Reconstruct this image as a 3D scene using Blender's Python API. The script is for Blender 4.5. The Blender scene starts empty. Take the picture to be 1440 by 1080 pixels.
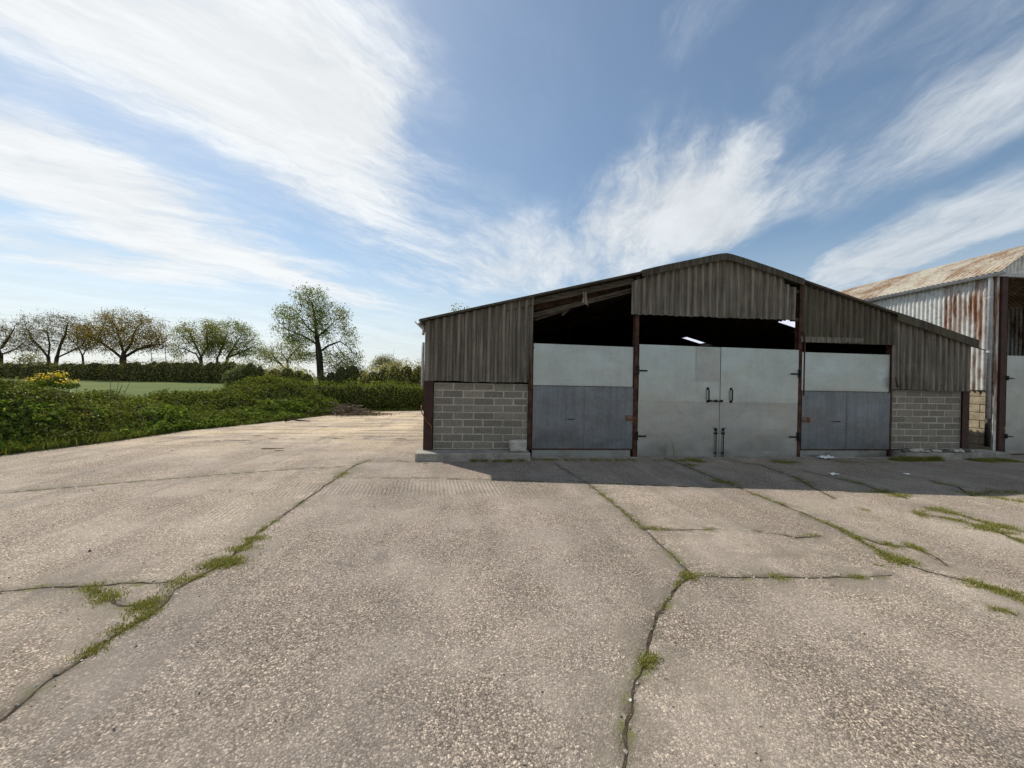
import bpy, bmesh, math, random
import numpy as np
from mathutils import Vector, Matrix

C = bpy.context.scene
COL = C.collection
R = math.radians
rng = np.random.default_rng(7)
random.seed(7)

# ------------------------------------------------------------------ camera
H = 1.7
FPX = 545.0
PITCH, ROLL, YAW = R(-0.285), R(1.052), R(5.47)
_f = np.array([math.sin(YAW)*math.cos(PITCH), math.cos(YAW)*math.cos(PITCH), math.sin(PITCH)])
_r = np.array([math.cos(YAW), -math.sin(YAW), 0.0])
_u = np.cross(_r, _f)
_r, _u = _r*math.cos(ROLL)+_u*math.sin(ROLL), _u*math.cos(ROLL)-_r*math.sin(ROLL)
cam = bpy.data.cameras.new('camera')
cam.sensor_fit = 'HORIZONTAL'; cam.sensor_width = 36.0; cam.lens = FPX/1440*36.0
cam.clip_start = 0.05; cam.clip_end = 3000
co = bpy.data.objects.new('camera', cam); COL.objects.link(co)
co.matrix_world = Matrix(((_r[0], _u[0], -_f[0], 0), (_r[1], _u[1], -_f[1], 0), (_r[2], _u[2], -_f[2], H), (0, 0, 0, 1)))
C.camera = co

def ray(px, py):
    return _r*(px-720)/FPX - _u*(py-540)/FPX + _f
def G(px, py, h=0.0):
    d = ray(px, py); t = (h-H)/d[2]
    return (d[0]*t, d[1]*t)
def A(px, py, Y):
    d = ray(px, py); t = Y/d[1]
    return (d[0]*t, Y, H+d[2]*t)

# ------------------------------------------------------------------ sun, sky, exposure
SUN = Vector((-0.55, 0.64, 1.0)).normalized()
elev = math.asin(SUN.z); azim = math.atan2(SUN.x, SUN.y)
sl = bpy.data.lights.new('sun', 'SUN'); sl.energy = 5.0; sl.angle = R(0.55); sl.color = (1.0, 0.925, 0.82)
so = bpy.data.objects.new('sun', sl); COL.objects.link(so)
so.rotation_euler = (-SUN).to_track_quat('-Z', 'Y').to_euler()
C.view_settings.view_transform = 'Standard'; C.view_settings.look = 'None'
C.view_settings.exposure = 0.1; C.view_settings.gamma = 1.0; C.view_settings.use_curve_mapping = False
C.cycles.max_bounces = 8; C.cycles.transparent_max_bounces = 8

W = bpy.data.worlds.new('World'); C.world = W; W.use_nodes = True
nt = W.node_tree; nt.nodes.clear()
def N(t, kind, **kw):
    n = t.nodes.new(kind)
    for k, v in kw.items():
        if k == 'inp':
            for kk, vv in v.items(): n.inputs[kk].default_value = vv
        else: setattr(n, k, v)
    return n
def L(t, a, b): t.links.new(a, b)
def MATH(t, op, a, b=None, c=None, clamp=False):
    n = t.nodes.new('ShaderNodeMath'); n.operation = op; n.use_clamp = clamp
    for i, v in enumerate((a, b, c)):
        if v is None: continue
        if isinstance(v, (int, float)): n.inputs[i].default_value = v
        else: t.links.new(v, n.inputs[i])
    return n.outputs[0]
def SMOOTH(t, v, a, b, lo=0.0, hi=1.0):
    n = t.nodes.new('ShaderNodeMapRange'); n.interpolation_type = 'SMOOTHSTEP'
    t.links.new(v, n.inputs['Value'])
    n.inputs['From Min'].default_value = a; n.inputs['From Max'].default_value = b
    n.inputs['To Min'].default_value = lo; n.inputs['To Max'].default_value = hi
    return n.outputs['Result']
def MIX(t, f, a, b, blend='MIX'):
    n = t.nodes.new('ShaderNodeMix'); n.data_type = 'RGBA'; n.blend_type = blend
    for s, v in ((n.inputs['Factor'], f), (n.inputs['A'], a), (n.inputs['B'], b)):
        if isinstance(v, (int, float)): s.default_value = v
        elif isinstance(v, (tuple, list)): s.default_value = (*v[:3], 1)
        else: t.links.new(v, s)
    return n.outputs['Result']
def NOISE(t, vec, scale, detail=4, rough=0.55, dist=0.0, color=False):
    n = N(t, 'ShaderNodeTexNoise'); n.inputs['Scale'].default_value = scale
    n.inputs['Detail'].default_value = detail; n.inputs['Roughness'].default_value = rough
    n.inputs['Distortion'].default_value = dist
    if vec is not None: t.links.new(vec, n.inputs['Vector'])
    return n.outputs['Color' if color else 'Fac']
def SCALEV(t, vec, s, loc=(0, 0, 0), rot=(0, 0, 0)):
    n = N(t, 'ShaderNodeMapping'); t.links.new(vec, n.inputs['Vector'])
    n.inputs['Scale'].default_value = s; n.inputs['Location'].default_value = loc; n.inputs['Rotation'].default_value = rot
    return n.outputs['Vector']
def RAMP(t, v, stops):
    n = t.nodes.new('ShaderNodeValToRGB'); e = n.color_ramp.elements
    while len(e) > 1: e.remove(e[-1])
    for i, (p, c) in enumerate(stops):
        q = e[0] if i == 0 else e.new(p)
        q.position = p; q.color = (*c, 1) if len(c) == 3 else c
    t.links.new(v, n.inputs['Fac']); return n.outputs['Color']

def build_world():
    t = nt
    sky = N(t, 'ShaderNodeTexSky', sky_type='NISHITA'); sky.sun_disc = False
    sky.sun_elevation = elev; sky.sun_rotation = azim
    sky.air_density = 1.0; sky.dust_density = 0.6; sky.ozone_density = 2.5; sky.altitude = 50
    tc = N(t, 'ShaderNodeTexCoord')
    sep = N(t, 'ShaderNodeSeparateXYZ'); L(t, tc.outputs['Generated'], sep.inputs[0])
    Z0 = 0.16
    zz = MATH(t, 'ADD', MATH(t, 'MAXIMUM', sep.outputs['Z'], 0.0), Z0)
    px = MATH(t, 'DIVIDE', sep.outputs['X'], zz); py = MATH(t, 'DIVIDE', sep.outputs['Y'], zz)
    comb = N(t, 'ShaderNodeCombineXYZ', inp={2: 1.0}); L(t, px, comb.inputs[0]); L(t, py, comb.inputs[1])
    P = comb.outputs[0]
    # domain warp so the cloud edges are torn, not elliptical
    wn = NOISE(t, P, 1.3, 5, 0.6, color=True)
    ws = N(t, 'ShaderNodeVectorMath', operation='SUBTRACT'); L(t, wn, ws.inputs[0]); ws.inputs[1].default_value = (.5, .5, .5)
    wm = N(t, 'ShaderNodeVectorMath', operation='MULTIPLY'); L(t, ws.outputs[0], wm.inputs[0]); wm.inputs[1].default_value = (.55, .75, 0)
    wa = N(t, 'ShaderNodeVectorMath', operation='ADD'); L(t, P, wa.inputs[0]); L(t, wm.outputs[0], wa.inputs[1])
    PW = wa.outputs[0]
    def plan(x, y):
        d = ray(x, y); d = d/np.linalg.norm(d)
        return np.array([d[0], d[1]])/(max(d[2], 0)+Z0)
    acc = None
    for (cx, cy, ax, ay, bx, by, w) in CLOUDS:
        c = plan(cx, cy); J = np.array([plan(cx+ax*.3, cy+ay*.3)-c, plan(cx+bx*.3, cy+by*.3)-c]).T/.3
        M = np.linalg.inv(J); o = -M@c
        outs = []
        for i in (0, 1):
            n = N(t, 'ShaderNodeVectorMath', operation='DOT_PRODUCT'); L(t, PW, n.inputs[0])
            n.inputs[1].default_value = (M[i, 0], M[i, 1], o[i]); outs.append(n.outputs['Value'])
        q = MATH(t, 'MULTIPLY_ADD', outs[0], outs[0], MATH(t, 'MULTIPLY', outs[1], outs[1]))
        b = SMOOTH(t, q, 0.0, 1.9, w, 0.0)
        acc = b if acc is None else MATH(t, 'ADD', acc, b)
    # fibrous cirrus: filaments lie one way on the left of the sky and another on the right
    def fib(ang, sx, sy, detail=6, rough=.62, dist=.35):
        ca, sa = math.cos(R(ang)), math.sin(R(ang)); o = []
        for v in ((ca*sx, -sa*sx, 3.7), (sa*sy, ca*sy, 1.3)):
            n = N(t, 'ShaderNodeVectorMath', operation='DOT_PRODUCT'); L(t, PF, n.inputs[0]); n.inputs[1].default_value = v; o.append(n.outputs['Value'])
        c = N(t, 'ShaderNodeCombineXYZ'); L(t, o[0], c.inputs[0]); L(t, o[1], c.inputs[1])
        return NOISE(t, c.outputs[0], 1.0, detail, rough, dist)
    wf = N(t, 'ShaderNodeVectorMath', operation='MULTIPLY'); L(t, ws.outputs[0], wf.inputs[0]); wf.inputs[1].default_value = (.28, .28, 0)
    pf = N(t, 'ShaderNodeVectorMath', operation='ADD'); L(t, P, pf.inputs[0]); L(t, wf.outputs[0], pf.inputs[1]); PF = pf.outputs[0]
    side = SMOOTH(t, px, -.15, .45)
    def two(sx, sy, **k):
        l_ = fib(52, sx, sy, **k); r_ = fib(12, sx*.85, sy, **k)
        return MATH(t, 'ADD', MATH(t, 'MULTIPLY', l_, MATH(t, 'SUBTRACT', 1.0, side)), MATH(t, 'MULTIPLY', r_, side))
    s1 = two(2.4, .75); s2 = two(9.0, 3.0, rough=.74)
    fibre = MATH(t, 'SUBTRACT', MATH(t, 'ADD', MATH(t, 'MULTIPLY', s1, .62), MATH(t, 'MULTIPLY', s2, .45)), .535)
    back = SMOOTH(t, sep.outputs['Y'], .15, -.45, 0.0, .62)     # unseen cloud added behind the camera to neutralise the blue shade
    cov = MATH(t, 'ADD', acc, back)
    dens = MATH(t, 'ADD', cov, MATH(t, 'MULTIPLY', fibre, MATH(t, 'MULTIPLY_ADD', SMOOTH(t, cov, 0, .5), 1.75, .75)))
    low = SMOOTH(t, sep.outputs['Z'], 0.0, 0.36, 0.84, 0.0)  # pale air near the horizon
    dens = SMOOTH(t, dens, -.02, .98, 0.04, 0.97)
    dens = MATH(t, 'MAXIMUM', dens, low)
    sund = N(t, 'ShaderNodeVectorMath', operation='DOT_PRODUCT'); L(t, tc.outputs['Generated'], sund.inputs[0])
    sund.inputs[1].default_value = tuple(SUN)
    glow = SMOOTH(t, sund.outputs['Value'], 0.1, 1.0, 0.0, 1.0)
    cc = MIX(t, glow, CLOUD_FAR, CLOUD_NEAR)
    cc = MIX(t, 1.0, cc, SMOOTH(t, fibre, -.13, .13, .90, 1.05), 'MULTIPLY')
    skyc = MIX(t, 1.0, sky.outputs[0], SKY_TINT, 'MULTIPLY')
    col = MIX(t, dens, skyc, cc)
    bg = N(t, 'ShaderNodeBackground', inp={'Strength': 0.1}); L(t, col, bg.inputs['Color'])
    out = N(t, 'ShaderNodeOutputWorld'); L(t, bg.outputs[0], out.inputs[0])
SKY_TINT = (1.12, 1.16, 1.08)
CLOUD_FAR = (5.9, 6.4, 6.9); CLOUD_NEAR = (8.7, 8.95, 9.05)
# cloud masses: centre, long axis, short axis (traced on the sky where they lie), weight
CLOUDS = [
    (330, 90, 250, 110, -70, 110, 0.60), (480, 190, 130, 120, -100, 70, 0.56), (200, 30, 200, 60, -60, 80, 0.28), (545, 150, 60, 70, -40, 30, 0.20),
    (60, 240, 240, 120, -40, 46, 0.48), (230, 310, 200, 80, -20, 40, 0.48), (70, 350, 300, 70, -10, 34, 0.36),
    (330, 395, 280, 50, -10, 30, 0.38), (520, 410, 190, 40, 0, 34, 0.32), (100, 425, 300, 30, 0, 20, 0.26), (300, 220, 300, 140, -60, 90, 0.20), (640, 330, 170, 60, -20, 60, 0.20),
    (960, 285, 110, -50, 60, 55, 0.58), (1000, 315, 70, 10, 10, 55, .34), (880, 330, 130, -20, 20, 55, .30),
    (1035, 225, 45, -28, 10, 22, 0.36), (790, 370, 130, -10, 0, 44, 0.34),
    (1180, 400, 200, -80, 10, 26, 0.42), (1330, 320, 190, -80, 15, 34, 0.42), (1250, 210, 240, -110, 30, 50, 0.30),
    (1380, 120, 170, -90, 34, 60, 0.28), (1110, 165, 36, -12, 5, 24, 0.24), (1000, 60, 60, -90, 40, 14, 0.16),
    (1250, 60, 160, -80, 24, 44, 0.22), (660, 380, 130, 30, 0, 50, 0.24),
]
build_world()

# ------------------------------------------------------------------ mesh helpers
class MB:
    def __init__(s): s.v = []; s.f = []
    def add(s, vs, fs):
        o = len(s.v); s.v += [tuple(map(float, p)) for p in vs]; s.f += [tuple(i+o for i in q) for q in fs]
        return s
    def box(s, x0, x1, y0, y1, z0, z1):
        return s.add([(x, y, z) for x in (x0, x1) for y in (y0, y1) for z in (z0, z1)],
                     [(0, 1, 3, 2), (4, 6, 7, 5), (0, 4, 5, 1), (2, 3, 7, 6), (0, 2, 6, 4), (1, 5, 7, 3)])
    def beam(s, a, b, w, h, up=(0, 0, 1)):
        a = Vector(a); b = Vector(b); d = (b-a).normalized(); x = d.cross(Vector(up)).normalized(); z = x.cross(d)
        vs = [p+x*(i*w/2)+z*(j*h/2) for p in (a, b) for i in (-1, 1) for j in (-1, 1)]
        return s.add(vs, [(0, 1, 3, 2), (4, 6, 7, 5), (0, 4, 5, 1), (2, 3, 7, 6), (0, 2, 6, 4), (1, 5, 7, 3)])
    def tube(s, pts, r, n=8, cap=True):
        pts = [Vector(p) for p in pts]; m = len(pts)
        rr = r if isinstance(r, (list, tuple)) else [r]*m
        o = len(s.v); ref = Vector((.31, .17, .93))
        for i, p in enumerate(pts):
            d = (pts[min(i+1, m-1)]-pts[max(i-1, 0)]).normalized()
            if abs(d.dot(ref)) > .97: ref = Vector((.9, .3, .1))
            x = d.cross(ref).normalized(); y = d.cross(x)
            s.v += [tuple(p+(x*math.cos(k*2*math.pi/n)+y*math.sin(k*2*math.pi/n))*rr[i]) for k in range(n)]
        for i in range(m-1):
            for k in range(n):
                a = o+i*n+k; b = o+i*n+(k+1) % n
                s.f.append((a, b, b+n, a+n))
        if cap:
            s.f.append(tuple(o+k for k in range(n))[::-1]); s.f.append(tuple(o+(m-1)*n+k for k in range(n)))
        return s
    def build(s, name, m, parent=None, bevel=0, smooth=False, seg=2):
        me = bpy.data.meshes.new(name); me.from_pydata(s.v, [], s.f); me.update()
        bm = bmesh.new(); bm.from_mesh(me); bmesh.ops.recalc_face_normals(bm, faces=bm.faces); bm.to_mesh(me); bm.free()
        return link(name, me, m, parent, bevel, smooth, seg)
def link(name, me, m, parent=None, bevel=0, smooth=False, seg=2):
    if m: me.materials.append(m)
    if smooth: me.polygons.foreach_set('use_smooth', [True]*len(me.polygons))
    o = bpy.data.objects.new(name, me); COL.objects.link(o)
    if parent: o.parent = parent
    if bevel:
        b = o.modifiers.new('bevel', 'BEVEL'); b.width = bevel; b.segments = seg; b.limit_method = 'ANGLE'
    return o
def np_mesh(name, V, F):
    """F: (n,k) array of faces of one size"""
    me = bpy.data.meshes.new(name); V = np.asarray(V, np.float32); F = np.asarray(F, np.int32); k = F.shape[1]
    me.vertices.add(len(V)); me.vertices.foreach_set('co', V.ravel())
    me.loops.add(F.size); me.loops.foreach_set('vertex_index', F.ravel())
    me.polygons.add(len(F)); me.polygons.foreach_set('loop_start', np.arange(0, F.size, k, dtype=np.int32))
    try: me.polygons.foreach_set('loop_total', np.full(len(F), k, np.int32))
    except Exception: pass
    me.update(); me.validate(); return me
def tag(o, label=None, cat=None, group=None, kind=None):
    for k, v in (('label', label), ('category', cat), ('group', group), ('kind', kind)):
        if v: o[k] = v
    return o
def empty(name, loc=(0, 0, 0)):
    o = bpy.data.objects.new(name, None); COL.objects.link(o); o.location = loc; o.empty_display_size = .2
    return o
def _hash(ix, iy, seed):
    n = (ix*374761393+iy*668265263+seed*974634777) & 0x7fffffff
    n = ((n ^ (n >> 13))*1274126177) & 0x7fffffff
    return ((n ^ (n >> 16)) & 0xffff)/65535.0
def vnoise(x, y, seed=0):
    x = np.asarray(x, float); y = np.asarray(y, float)
    ix = np.floor(x).astype(np.int64); iy = np.floor(y).astype(np.int64); fx = x-ix; fy = y-iy
    fx = fx*fx*(3-2*fx); fy = fy*fy*(3-2*fy)
    a = _hash(ix, iy, seed); b = _hash(ix+1, iy, seed); c = _hash(ix, iy+1, seed); d = _hash(ix+1, iy+1, seed)
    return (a*(1-fx)+b*fx)*(1-fy)+(c*(1-fx)+d*fx)*fy
def fbm(x, y, seed=0, o=4):
    s = 0; a = .5; t = 0
    for i in range(o): s = s+a*vnoise(x*2**i, y*2**i, seed+i*17); t += a; a *= .5
    return s/t

# ------------------------------------------------------------------ materials
def new_mat(name):
    m = bpy.data.materials.new(name); m.use_nodes = True; t = m.node_tree
    b = t.nodes['Principled BSDF']
    g = N(t, 'ShaderNodeNewGeometry')
    return m, t, b, g
def setbump(t, b, h, strength=.4, dist=.01):
    n = N(t, 'ShaderNodeBump', inp={'Strength': strength, 'Distance': dist}); L(t, h, n.inputs['Height']); L(t, n.outputs[0], b.inputs['Normal'])
def SEP(t, v):
    n = N(t, 'ShaderNodeSeparateXYZ'); L(t, v, n.inputs[0]); return n.outputs

def m_concrete():
    m, t, b, g = new_mat('yard concrete'); P = g.outputs['Position']; s = SEP(t, P)
    big = NOISE(t, P, .55, 6, .6); mid = NOISE(t, P, 2.3, 6, .65)
    streak = NOISE(t, SCALEV(t, P, (1.7, .35, 1), rot=(0, 0, R(6))), 1.0, 5, .6)
    col = RAMP(t, big, [(.3, (.275, .247, .222)), (.48, (.35, .312, .275)), (.62, (.40, .357, .312)), (.8, (.43, .38, .325))])
    col = MIX(t, SMOOTH(t, streak, .35, .7, 0, .55), col, (.235, .208, .182))
    col = MIX(t, SMOOTH(t, mid, .52, .75, 0, .5), col, (.43, .385, .335))
    # sandy dust over the far and left part of the yard
    far = MATH(t, 'MULTIPLY', SMOOTH(t, s[1], 7.5, 14.0), SMOOTH(t, s[0], 0.5, -1.5))
    dn = NOISE(t, SCALEV(t, P, (.35, 1.5, 1), rot=(0, 0, R(-12))), 1.0, 5, .6)
    col = MIX(t, MATH(t, 'MULTIPLY', far, SMOOTH(t, dn, .40, .57, .0, .95)), col, (.56, .48, .36))
    dk_ = NOISE(t, SCALEV(t, P, (.5, 2.4, 1), loc=(3, 7, 0)), 1.0, 6, .65)
    col = MIX(t, MATH(t, 'MULTIPLY', far, SMOOTH(t, dk_, .54, .68, 0, .75)), col, (.175, .155, .135))
    # exposed aggregate
    def vor(scale, feat='F1'):
        v = N(t, 'ShaderNodeTexVoronoi', feature=feat); v.inputs['Scale'].default_value = scale; L(t, P, v.inputs['Vector']); return v
    v1 = vor(92); v2 = vor(190)
    ch = SEP(t, v1.outputs['Color']); ch2 = SEP(t, v2.outputs['Color'])
    k1 = RAMP(t, ch[0], [(0, (.46, .435, .41)), (.45, (.88, .86, .84)), (.8, (1.12, 1.1, 1.07)), (.95, (1.65, 1.6, 1.53)), (1, (2.1, 2.05, 1.95))])
    k2 = RAMP(t, ch2[0], [(0, (.6, .58, .56)), (.6, (1, 1, 1)), (.9, (1.35, 1.3, 1.25)), (1, (1.8, 1.75, 1.65))])
    expo = SMOOTH(t, NOISE(t, P, .9, 5, .6), .3, .62, .45, 1.0)      # worn down to the stones in patches
    agg = MIX(t, 1.0, k1, k2, 'MULTIPLY')
    gap = SMOOTH(t, v1.outputs['Distance'], .35, .75, 1.0, .55)
    agg = MIX(t, 1.0, agg, gap, 'MULTIPLY')
    col = MIX(t, expo, col, MIX(t, 1.0, col, agg, 'MULTIPLY'))
    def ATT(nm): return N(t, 'ShaderNodeAttribute', attribute_name=nm).outputs['Fac']
    tone = ATT('tone'); near_ = ATT('crack'); wide = ATT('halo')
    col = MIX(t, 1.0, col, MIX(t, SMOOTH(t, tone, 0, 1), (.86, .85, .85), (1.13, 1.09, 1.03)), 'MULTIPLY')
    tn = NOISE(t, P, 7, 5, .65); tn2 = NOISE(t, P, 2.1, 5, .6)
    col = MIX(t, MATH(t, 'MULTIPLY', wide, SMOOTH(t, tn2, .45, .62, 0, .4)), col, (.45, .40, .33))
    col = MIX(t, MATH(t, 'MULTIPLY', SMOOTH(t, wide, .1, .8), SMOOTH(t, MATH(t, 'ADD', tn2, MATH(t, 'MULTIPLY', tn, .4)), .64, .78, 0, .6)), col, (.155, .135, .105))
    col = MIX(t, MATH(t, 'MULTIPLY', near_, SMOOTH(t, tn, .36, .60, 0, .85)), col, (.085, .07, .048))
    ms = NOISE(t, P, 3.4, 5, .65)
    col = MIX(t, MATH(t, 'MULTIPLY', SMOOTH(t, near_, .05, .5), SMOOTH(t, ms, .50, .64, 0, .9)), col, (.12, .125, .042))
    # rubber and oil marks drawn along the way in and out
    tk = NOISE(t, SCALEV(t, P, (3.2, .22, 1)), 1.0, 4, .6, .4)
    col = MIX(t, SMOOTH(t, tk, .54, .70, 0, .45), col, (.17, .152, .135))
    oil = NOISE(t, P, .8, 3, .55, .8)
    col = MIX(t, SMOOTH(t, oil, .66, .74, 0, .4), col, (.12, .108, .095))
    grain = NOISE(t, P, 240, 3, .7)
    col = MIX(t, 1.0, col, SMOOTH(t, grain, .3, .7, .75, 1.22), 'MULTIPLY')
    spot = NOISE(t, P, 5.0, 2, .5)
    col = MIX(t, SMOOTH(t, spot, .70, .76, 0, .6), col, (.10, .088, .075))
    moss = MATH(t, 'MULTIPLY', SMOOTH(t, s[0], 2.5, 5.5), SMOOTH(t, NOISE(t, P, 1.1, 5, .65), .5, .72, 0, .55))
    col = MIX(t, moss, col, (.21, .195, .135))
    L(t, col, b.inputs['Base Color']); b.inputs['Roughness'].default_value = .93
    b.inputs['Specular IOR Level'].default_value = .25
    # tamped grooves across the slab ends
    gr1 = MATH(t, 'SINE', MATH(t, 'MULTIPLY', MATH(t, 'ADD', s[0], MATH(t, 'MULTIPLY', s[1], .12)), 2*math.pi/.062))
    wob = MATH(t, 'MULTIPLY', NOISE(t, P, 1.6, 3), .5)
    y1 = MATH(t, 'ADD', s[1], wob)
    def band(v, lo, hi, e): return MATH(t, 'MULTIPLY', SMOOTH(t, v, lo-e, lo), SMOOTH(t, v, hi, hi+e, 1, 0))
    mk1 = MATH(t, 'MULTIPLY', band(y1, 6.15, 6.85, .15), band(s[0], -3.2, 1.0, .7))
    mk2 = MATH(t, 'MULTIPLY', band(MATH(t, 'ADD', y1, MATH(t, 'MULTIPLY', s[0], .23)), 4.55, 5.05, .12), SMOOTH(t, s[0], -2.4, -3.2))
    mk = MATH(t, 'MULTIPLY', MATH(t, 'MAXIMUM', mk1, mk2), SMOOTH(t, NOISE(t, P, 2.5, 3), .35, .55))
    h = MATH(t, 'ADD', MATH(t, 'MULTIPLY', v1.outputs['Distance'], -.55), MATH(t, 'MULTIPLY', v2.outputs['Distance'], -.3))
    h = MATH(t, 'MULTIPLY', h, expo)
    h = MATH(t, 'ADD', h, MATH(t, 'MULTIPLY', grain, .35))
    h = MATH(t, 'ADD', h, MATH(t, 'MULTIPLY', mid, 1.2))
    h = MATH(t, 'ADD', h, MATH(t, 'MULTIPLY', MATH(t, 'MULTIPLY', gr1, mk), .55))
    setbump(t, b, h, .8, .012)
    return m

def m_simple(name, c1, c2, scale=3, rough=.85, bump=.3, dist=.01, stretch=(1, 1, 1), metal=0.0, lo=.35, hi=.65, spec=.4):
    m, t, b, g = new_mat(name); P = SCALEV(t, g.outputs['Position'], stretch)
    n = NOISE(t, P, scale, 6, .62); f = NOISE(t, P, scale*9, 4, .6)
    col = MIX(t, SMOOTH(t, n, lo, hi), c1, c2); col = MIX(t, 1.0, col, SMOOTH(t, f, .25, .75, .72, 1.22), 'MULTIPLY')
    L(t, col, b.inputs['Base Color']); b.inputs['Roughness'].default_value = rough; b.inputs['Metallic'].default_value = metal
    b.inputs['Specular IOR Level'].default_value = spec
    setbump(t, b, MATH(t, 'ADD', n, MATH(t, 'MULTIPLY', f, .4)), bump, dist)
    return m

def m_cement(name, dark, light, lich, green=0.0):
    """weathered fibre cement sheet: vertical wash streaks, lichen spots, worn lower edge"""
    m, t, b, g = new_mat(name); P = g.outputs['Position']; s = SEP(t, P)
    st = NOISE(t, SCALEV(t, P, (17, 17, .8)), 1.0, 5, .6); st2 = NOISE(t, SCALEV(t, P, (48, 48, 2.2)), 1.0, 4, .6)
    bl = NOISE(t, P, 1.5, 5, .6)
    col = MIX(t, SMOOTH(t, st, .38, .64), dark, light)
    col = MIX(t, SMOOTH(t, st2, .5, .72, 0, .6), col, tuple(c*.5 for c in dark))
    col = MIX(t, SMOOTH(t, bl, .5, .75, 0, .5), col, tuple(c*1.2 for c in light))
    li = NOISE(t, P, 34, 4, .7)
    col = MIX(t, MATH(t, 'MULTIPLY', SMOOTH(t, li, .58, .68), SMOOTH(t, NOISE(t, P, 3.1, 4), .42, .62, .1, .8)), col, lich)
    if green: col = MIX(t, SMOOTH(t, NOISE(t, P, 2.2, 5), .45, .7, 0, green), col, (.085, .083, .05))
    L(t, col, b.inputs['Base Color']); b.inputs['Roughness'].default_value = .95; b.inputs['Specular IOR Level'].default_value = .2
    setbump(t, b, MATH(t, 'ADD', li, MATH(t, 'MULTIPLY', st, .7)), .5, .006)
    return m

def m_block():
    m, t, b, g = new_mat('concrete block'); P = g.outputs['Position']
    r = g.outputs['Random Per Island']
    n = NOISE(t, P, 46, 4, .7); n2 = NOISE(t, P, 5, 4, .6)
    col = RAMP(t, r, [(0, (.17, .157, .13)), (.5, (.205, .188, .155)), (1, (.26, .238, .195))])
    col = MIX(t, SMOOTH(t, n2, .45, .72, 0, .5), col, (.175, .16, .125))
    col = MIX(t, 1.0, col, SMOOTH(t, n, .3, .7, .68, 1.25), 'MULTIPLY')
    L(t, col, b.inputs['Base Color']); b.inputs['Roughness'].default_value = .95; b.inputs['Specular IOR Level'].default_value = .2
    setbump(t, b, n, .7, .006); return m

def m_galv(name, tint, rough, spangle=.15, streak=.3, stain=.35, metal=.75, wav=.35):
    m, t, b, g = new_mat(name); P = g.outputs['Position']; s = SEP(t, P)
    v = N(t, 'ShaderNodeTexVoronoi'); v.inputs['Scale'].default_value = 38; L(t, P, v.inputs['Vector'])
    c = SEP(t, v.outputs['Color'])
    st = NOISE(t, SCALEV(t, P, (14, 14, .8)), 1.0, 5, .6)
    cl = NOISE(t, P, 1.7, 6, .62, .6); cl2 = NOISE(t, P, 3.6, 6, .68, 2.2)
    col = MIX(t, SMOOTH(t, st, .35, .7, 0, streak), tint, tuple(x*.66 for x in tint))
    col = MIX(t, 1.0, col, MATH(t, 'MULTIPLY_ADD', c[0], spangle, 1-spangle/2), 'MULTIPLY')
    col = MIX(t, SMOOTH(t, cl2, .56, .74, 0, stain), col, tuple(x*.55 for x in tint))
    low = SMOOTH(t, MATH(t, 'ADD', s[2], MATH(t, 'MULTIPLY', cl, .35)), .55, .2, 0, .35)
    col = MIX(t, low, col, (.25, .235, .20))
    L(t, col, b.inputs['Base Color']); b.inputs['Metallic'].default_value = metal
    rr = MATH(t, 'ADD', SMOOTH(t, cl, .35, .7, rough-.08, rough+.12), MATH(t, 'MULTIPLY', c[1], .06)); L(t, rr, b.inputs['Roughness'])
    setbump(t, b, MATH(t, 'ADD', NOISE(t, P, 1.9, 2, .4), MATH(t, 'MULTIPLY', cl2, .03)), wav, .05)
    return m

def m_rusty(name, base, rust, amt, metal=.35, rough=.5, soft=.05):
    m, t, b, g = new_mat(name); P = g.outputs['Position']; s = SEP(t, P)
    st = NOISE(t, SCALEV(t, P, (2, 2.4, .55)), 1.0, 6, .62); f = NOISE(t, SCALEV(t, P, (16, 16, 2.5)), 1.0, 5, .65)
    # sheets about 0.95 m wide rust differently
    sh = N(t, 'ShaderNodeTexWhiteNoise', noise_dimensions='1D'); L(t, MATH(t, 'FLOOR', MATH(t, 'DIVIDE', s[1], .93)), sh.inputs['W'])
    mask = MATH(t, 'ADD', MATH(t, 'ADD', MATH(t, 'MULTIPLY', st, .85), MATH(t, 'MULTIPLY', f, .3)), MATH(t, 'MULTIPLY', sh.outputs['Value'], .28))
    k = SMOOTH(t, mask, .93-amt-soft, .99-amt+soft)
    rc = MIX(t, SMOOTH(t, f, .35, .7), rust, tuple(x*.45 for x in rust))
    bc = MIX(t, SMOOTH(t, NOISE(t, P, 9, 4), .4, .7), base, tuple(x*.72 for x in base))
    L(t, MIX(t, k, bc, rc), b.inputs['Base Color'])
    L(t, SMOOTH(t, k, 0, 1, metal, 0), b.inputs['Metallic']); L(t, SMOOTH(t, k, 0, 1, rough, .9), b.inputs['Roughness'])
    setbump(t, b, f, .25, .004); return m

def m_leaf(name, stops, transl=.35, rough=.55, patch=None, pscale=.8, spec=.35):
    m, t, b, g = new_mat(name)
    col = RAMP(t, g.outputs['Random Per Island'], stops)
    if patch: col = MIX(t, SMOOTH(t, NOISE(t, g.outputs['Position'], pscale, 4), .42, .68, 0, .85), col, MIX(t, 1.0, col, patch, 'MULTIPLY'))
    L(t, col, b.inputs['Base Color']); b.inputs['Roughness'].default_value = rough; b.inputs['Specular IOR Level'].default_value = spec
    tr = N(t, 'ShaderNodeBsdfTranslucent'); L(t, MIX(t, 1.0, col, (1.5, 1.45, .7), 'MULTIPLY'), tr.inputs['Color'])
    mx = N(t, 'ShaderNodeMixShader', inp={0: transl}); L(t, b.outputs[0], mx.inputs[1]); L(t, tr.outputs[0], mx.inputs[2])
    L(t, mx.outputs[0], t.nodes['Material Output'].inputs['Surface']); return m

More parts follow.
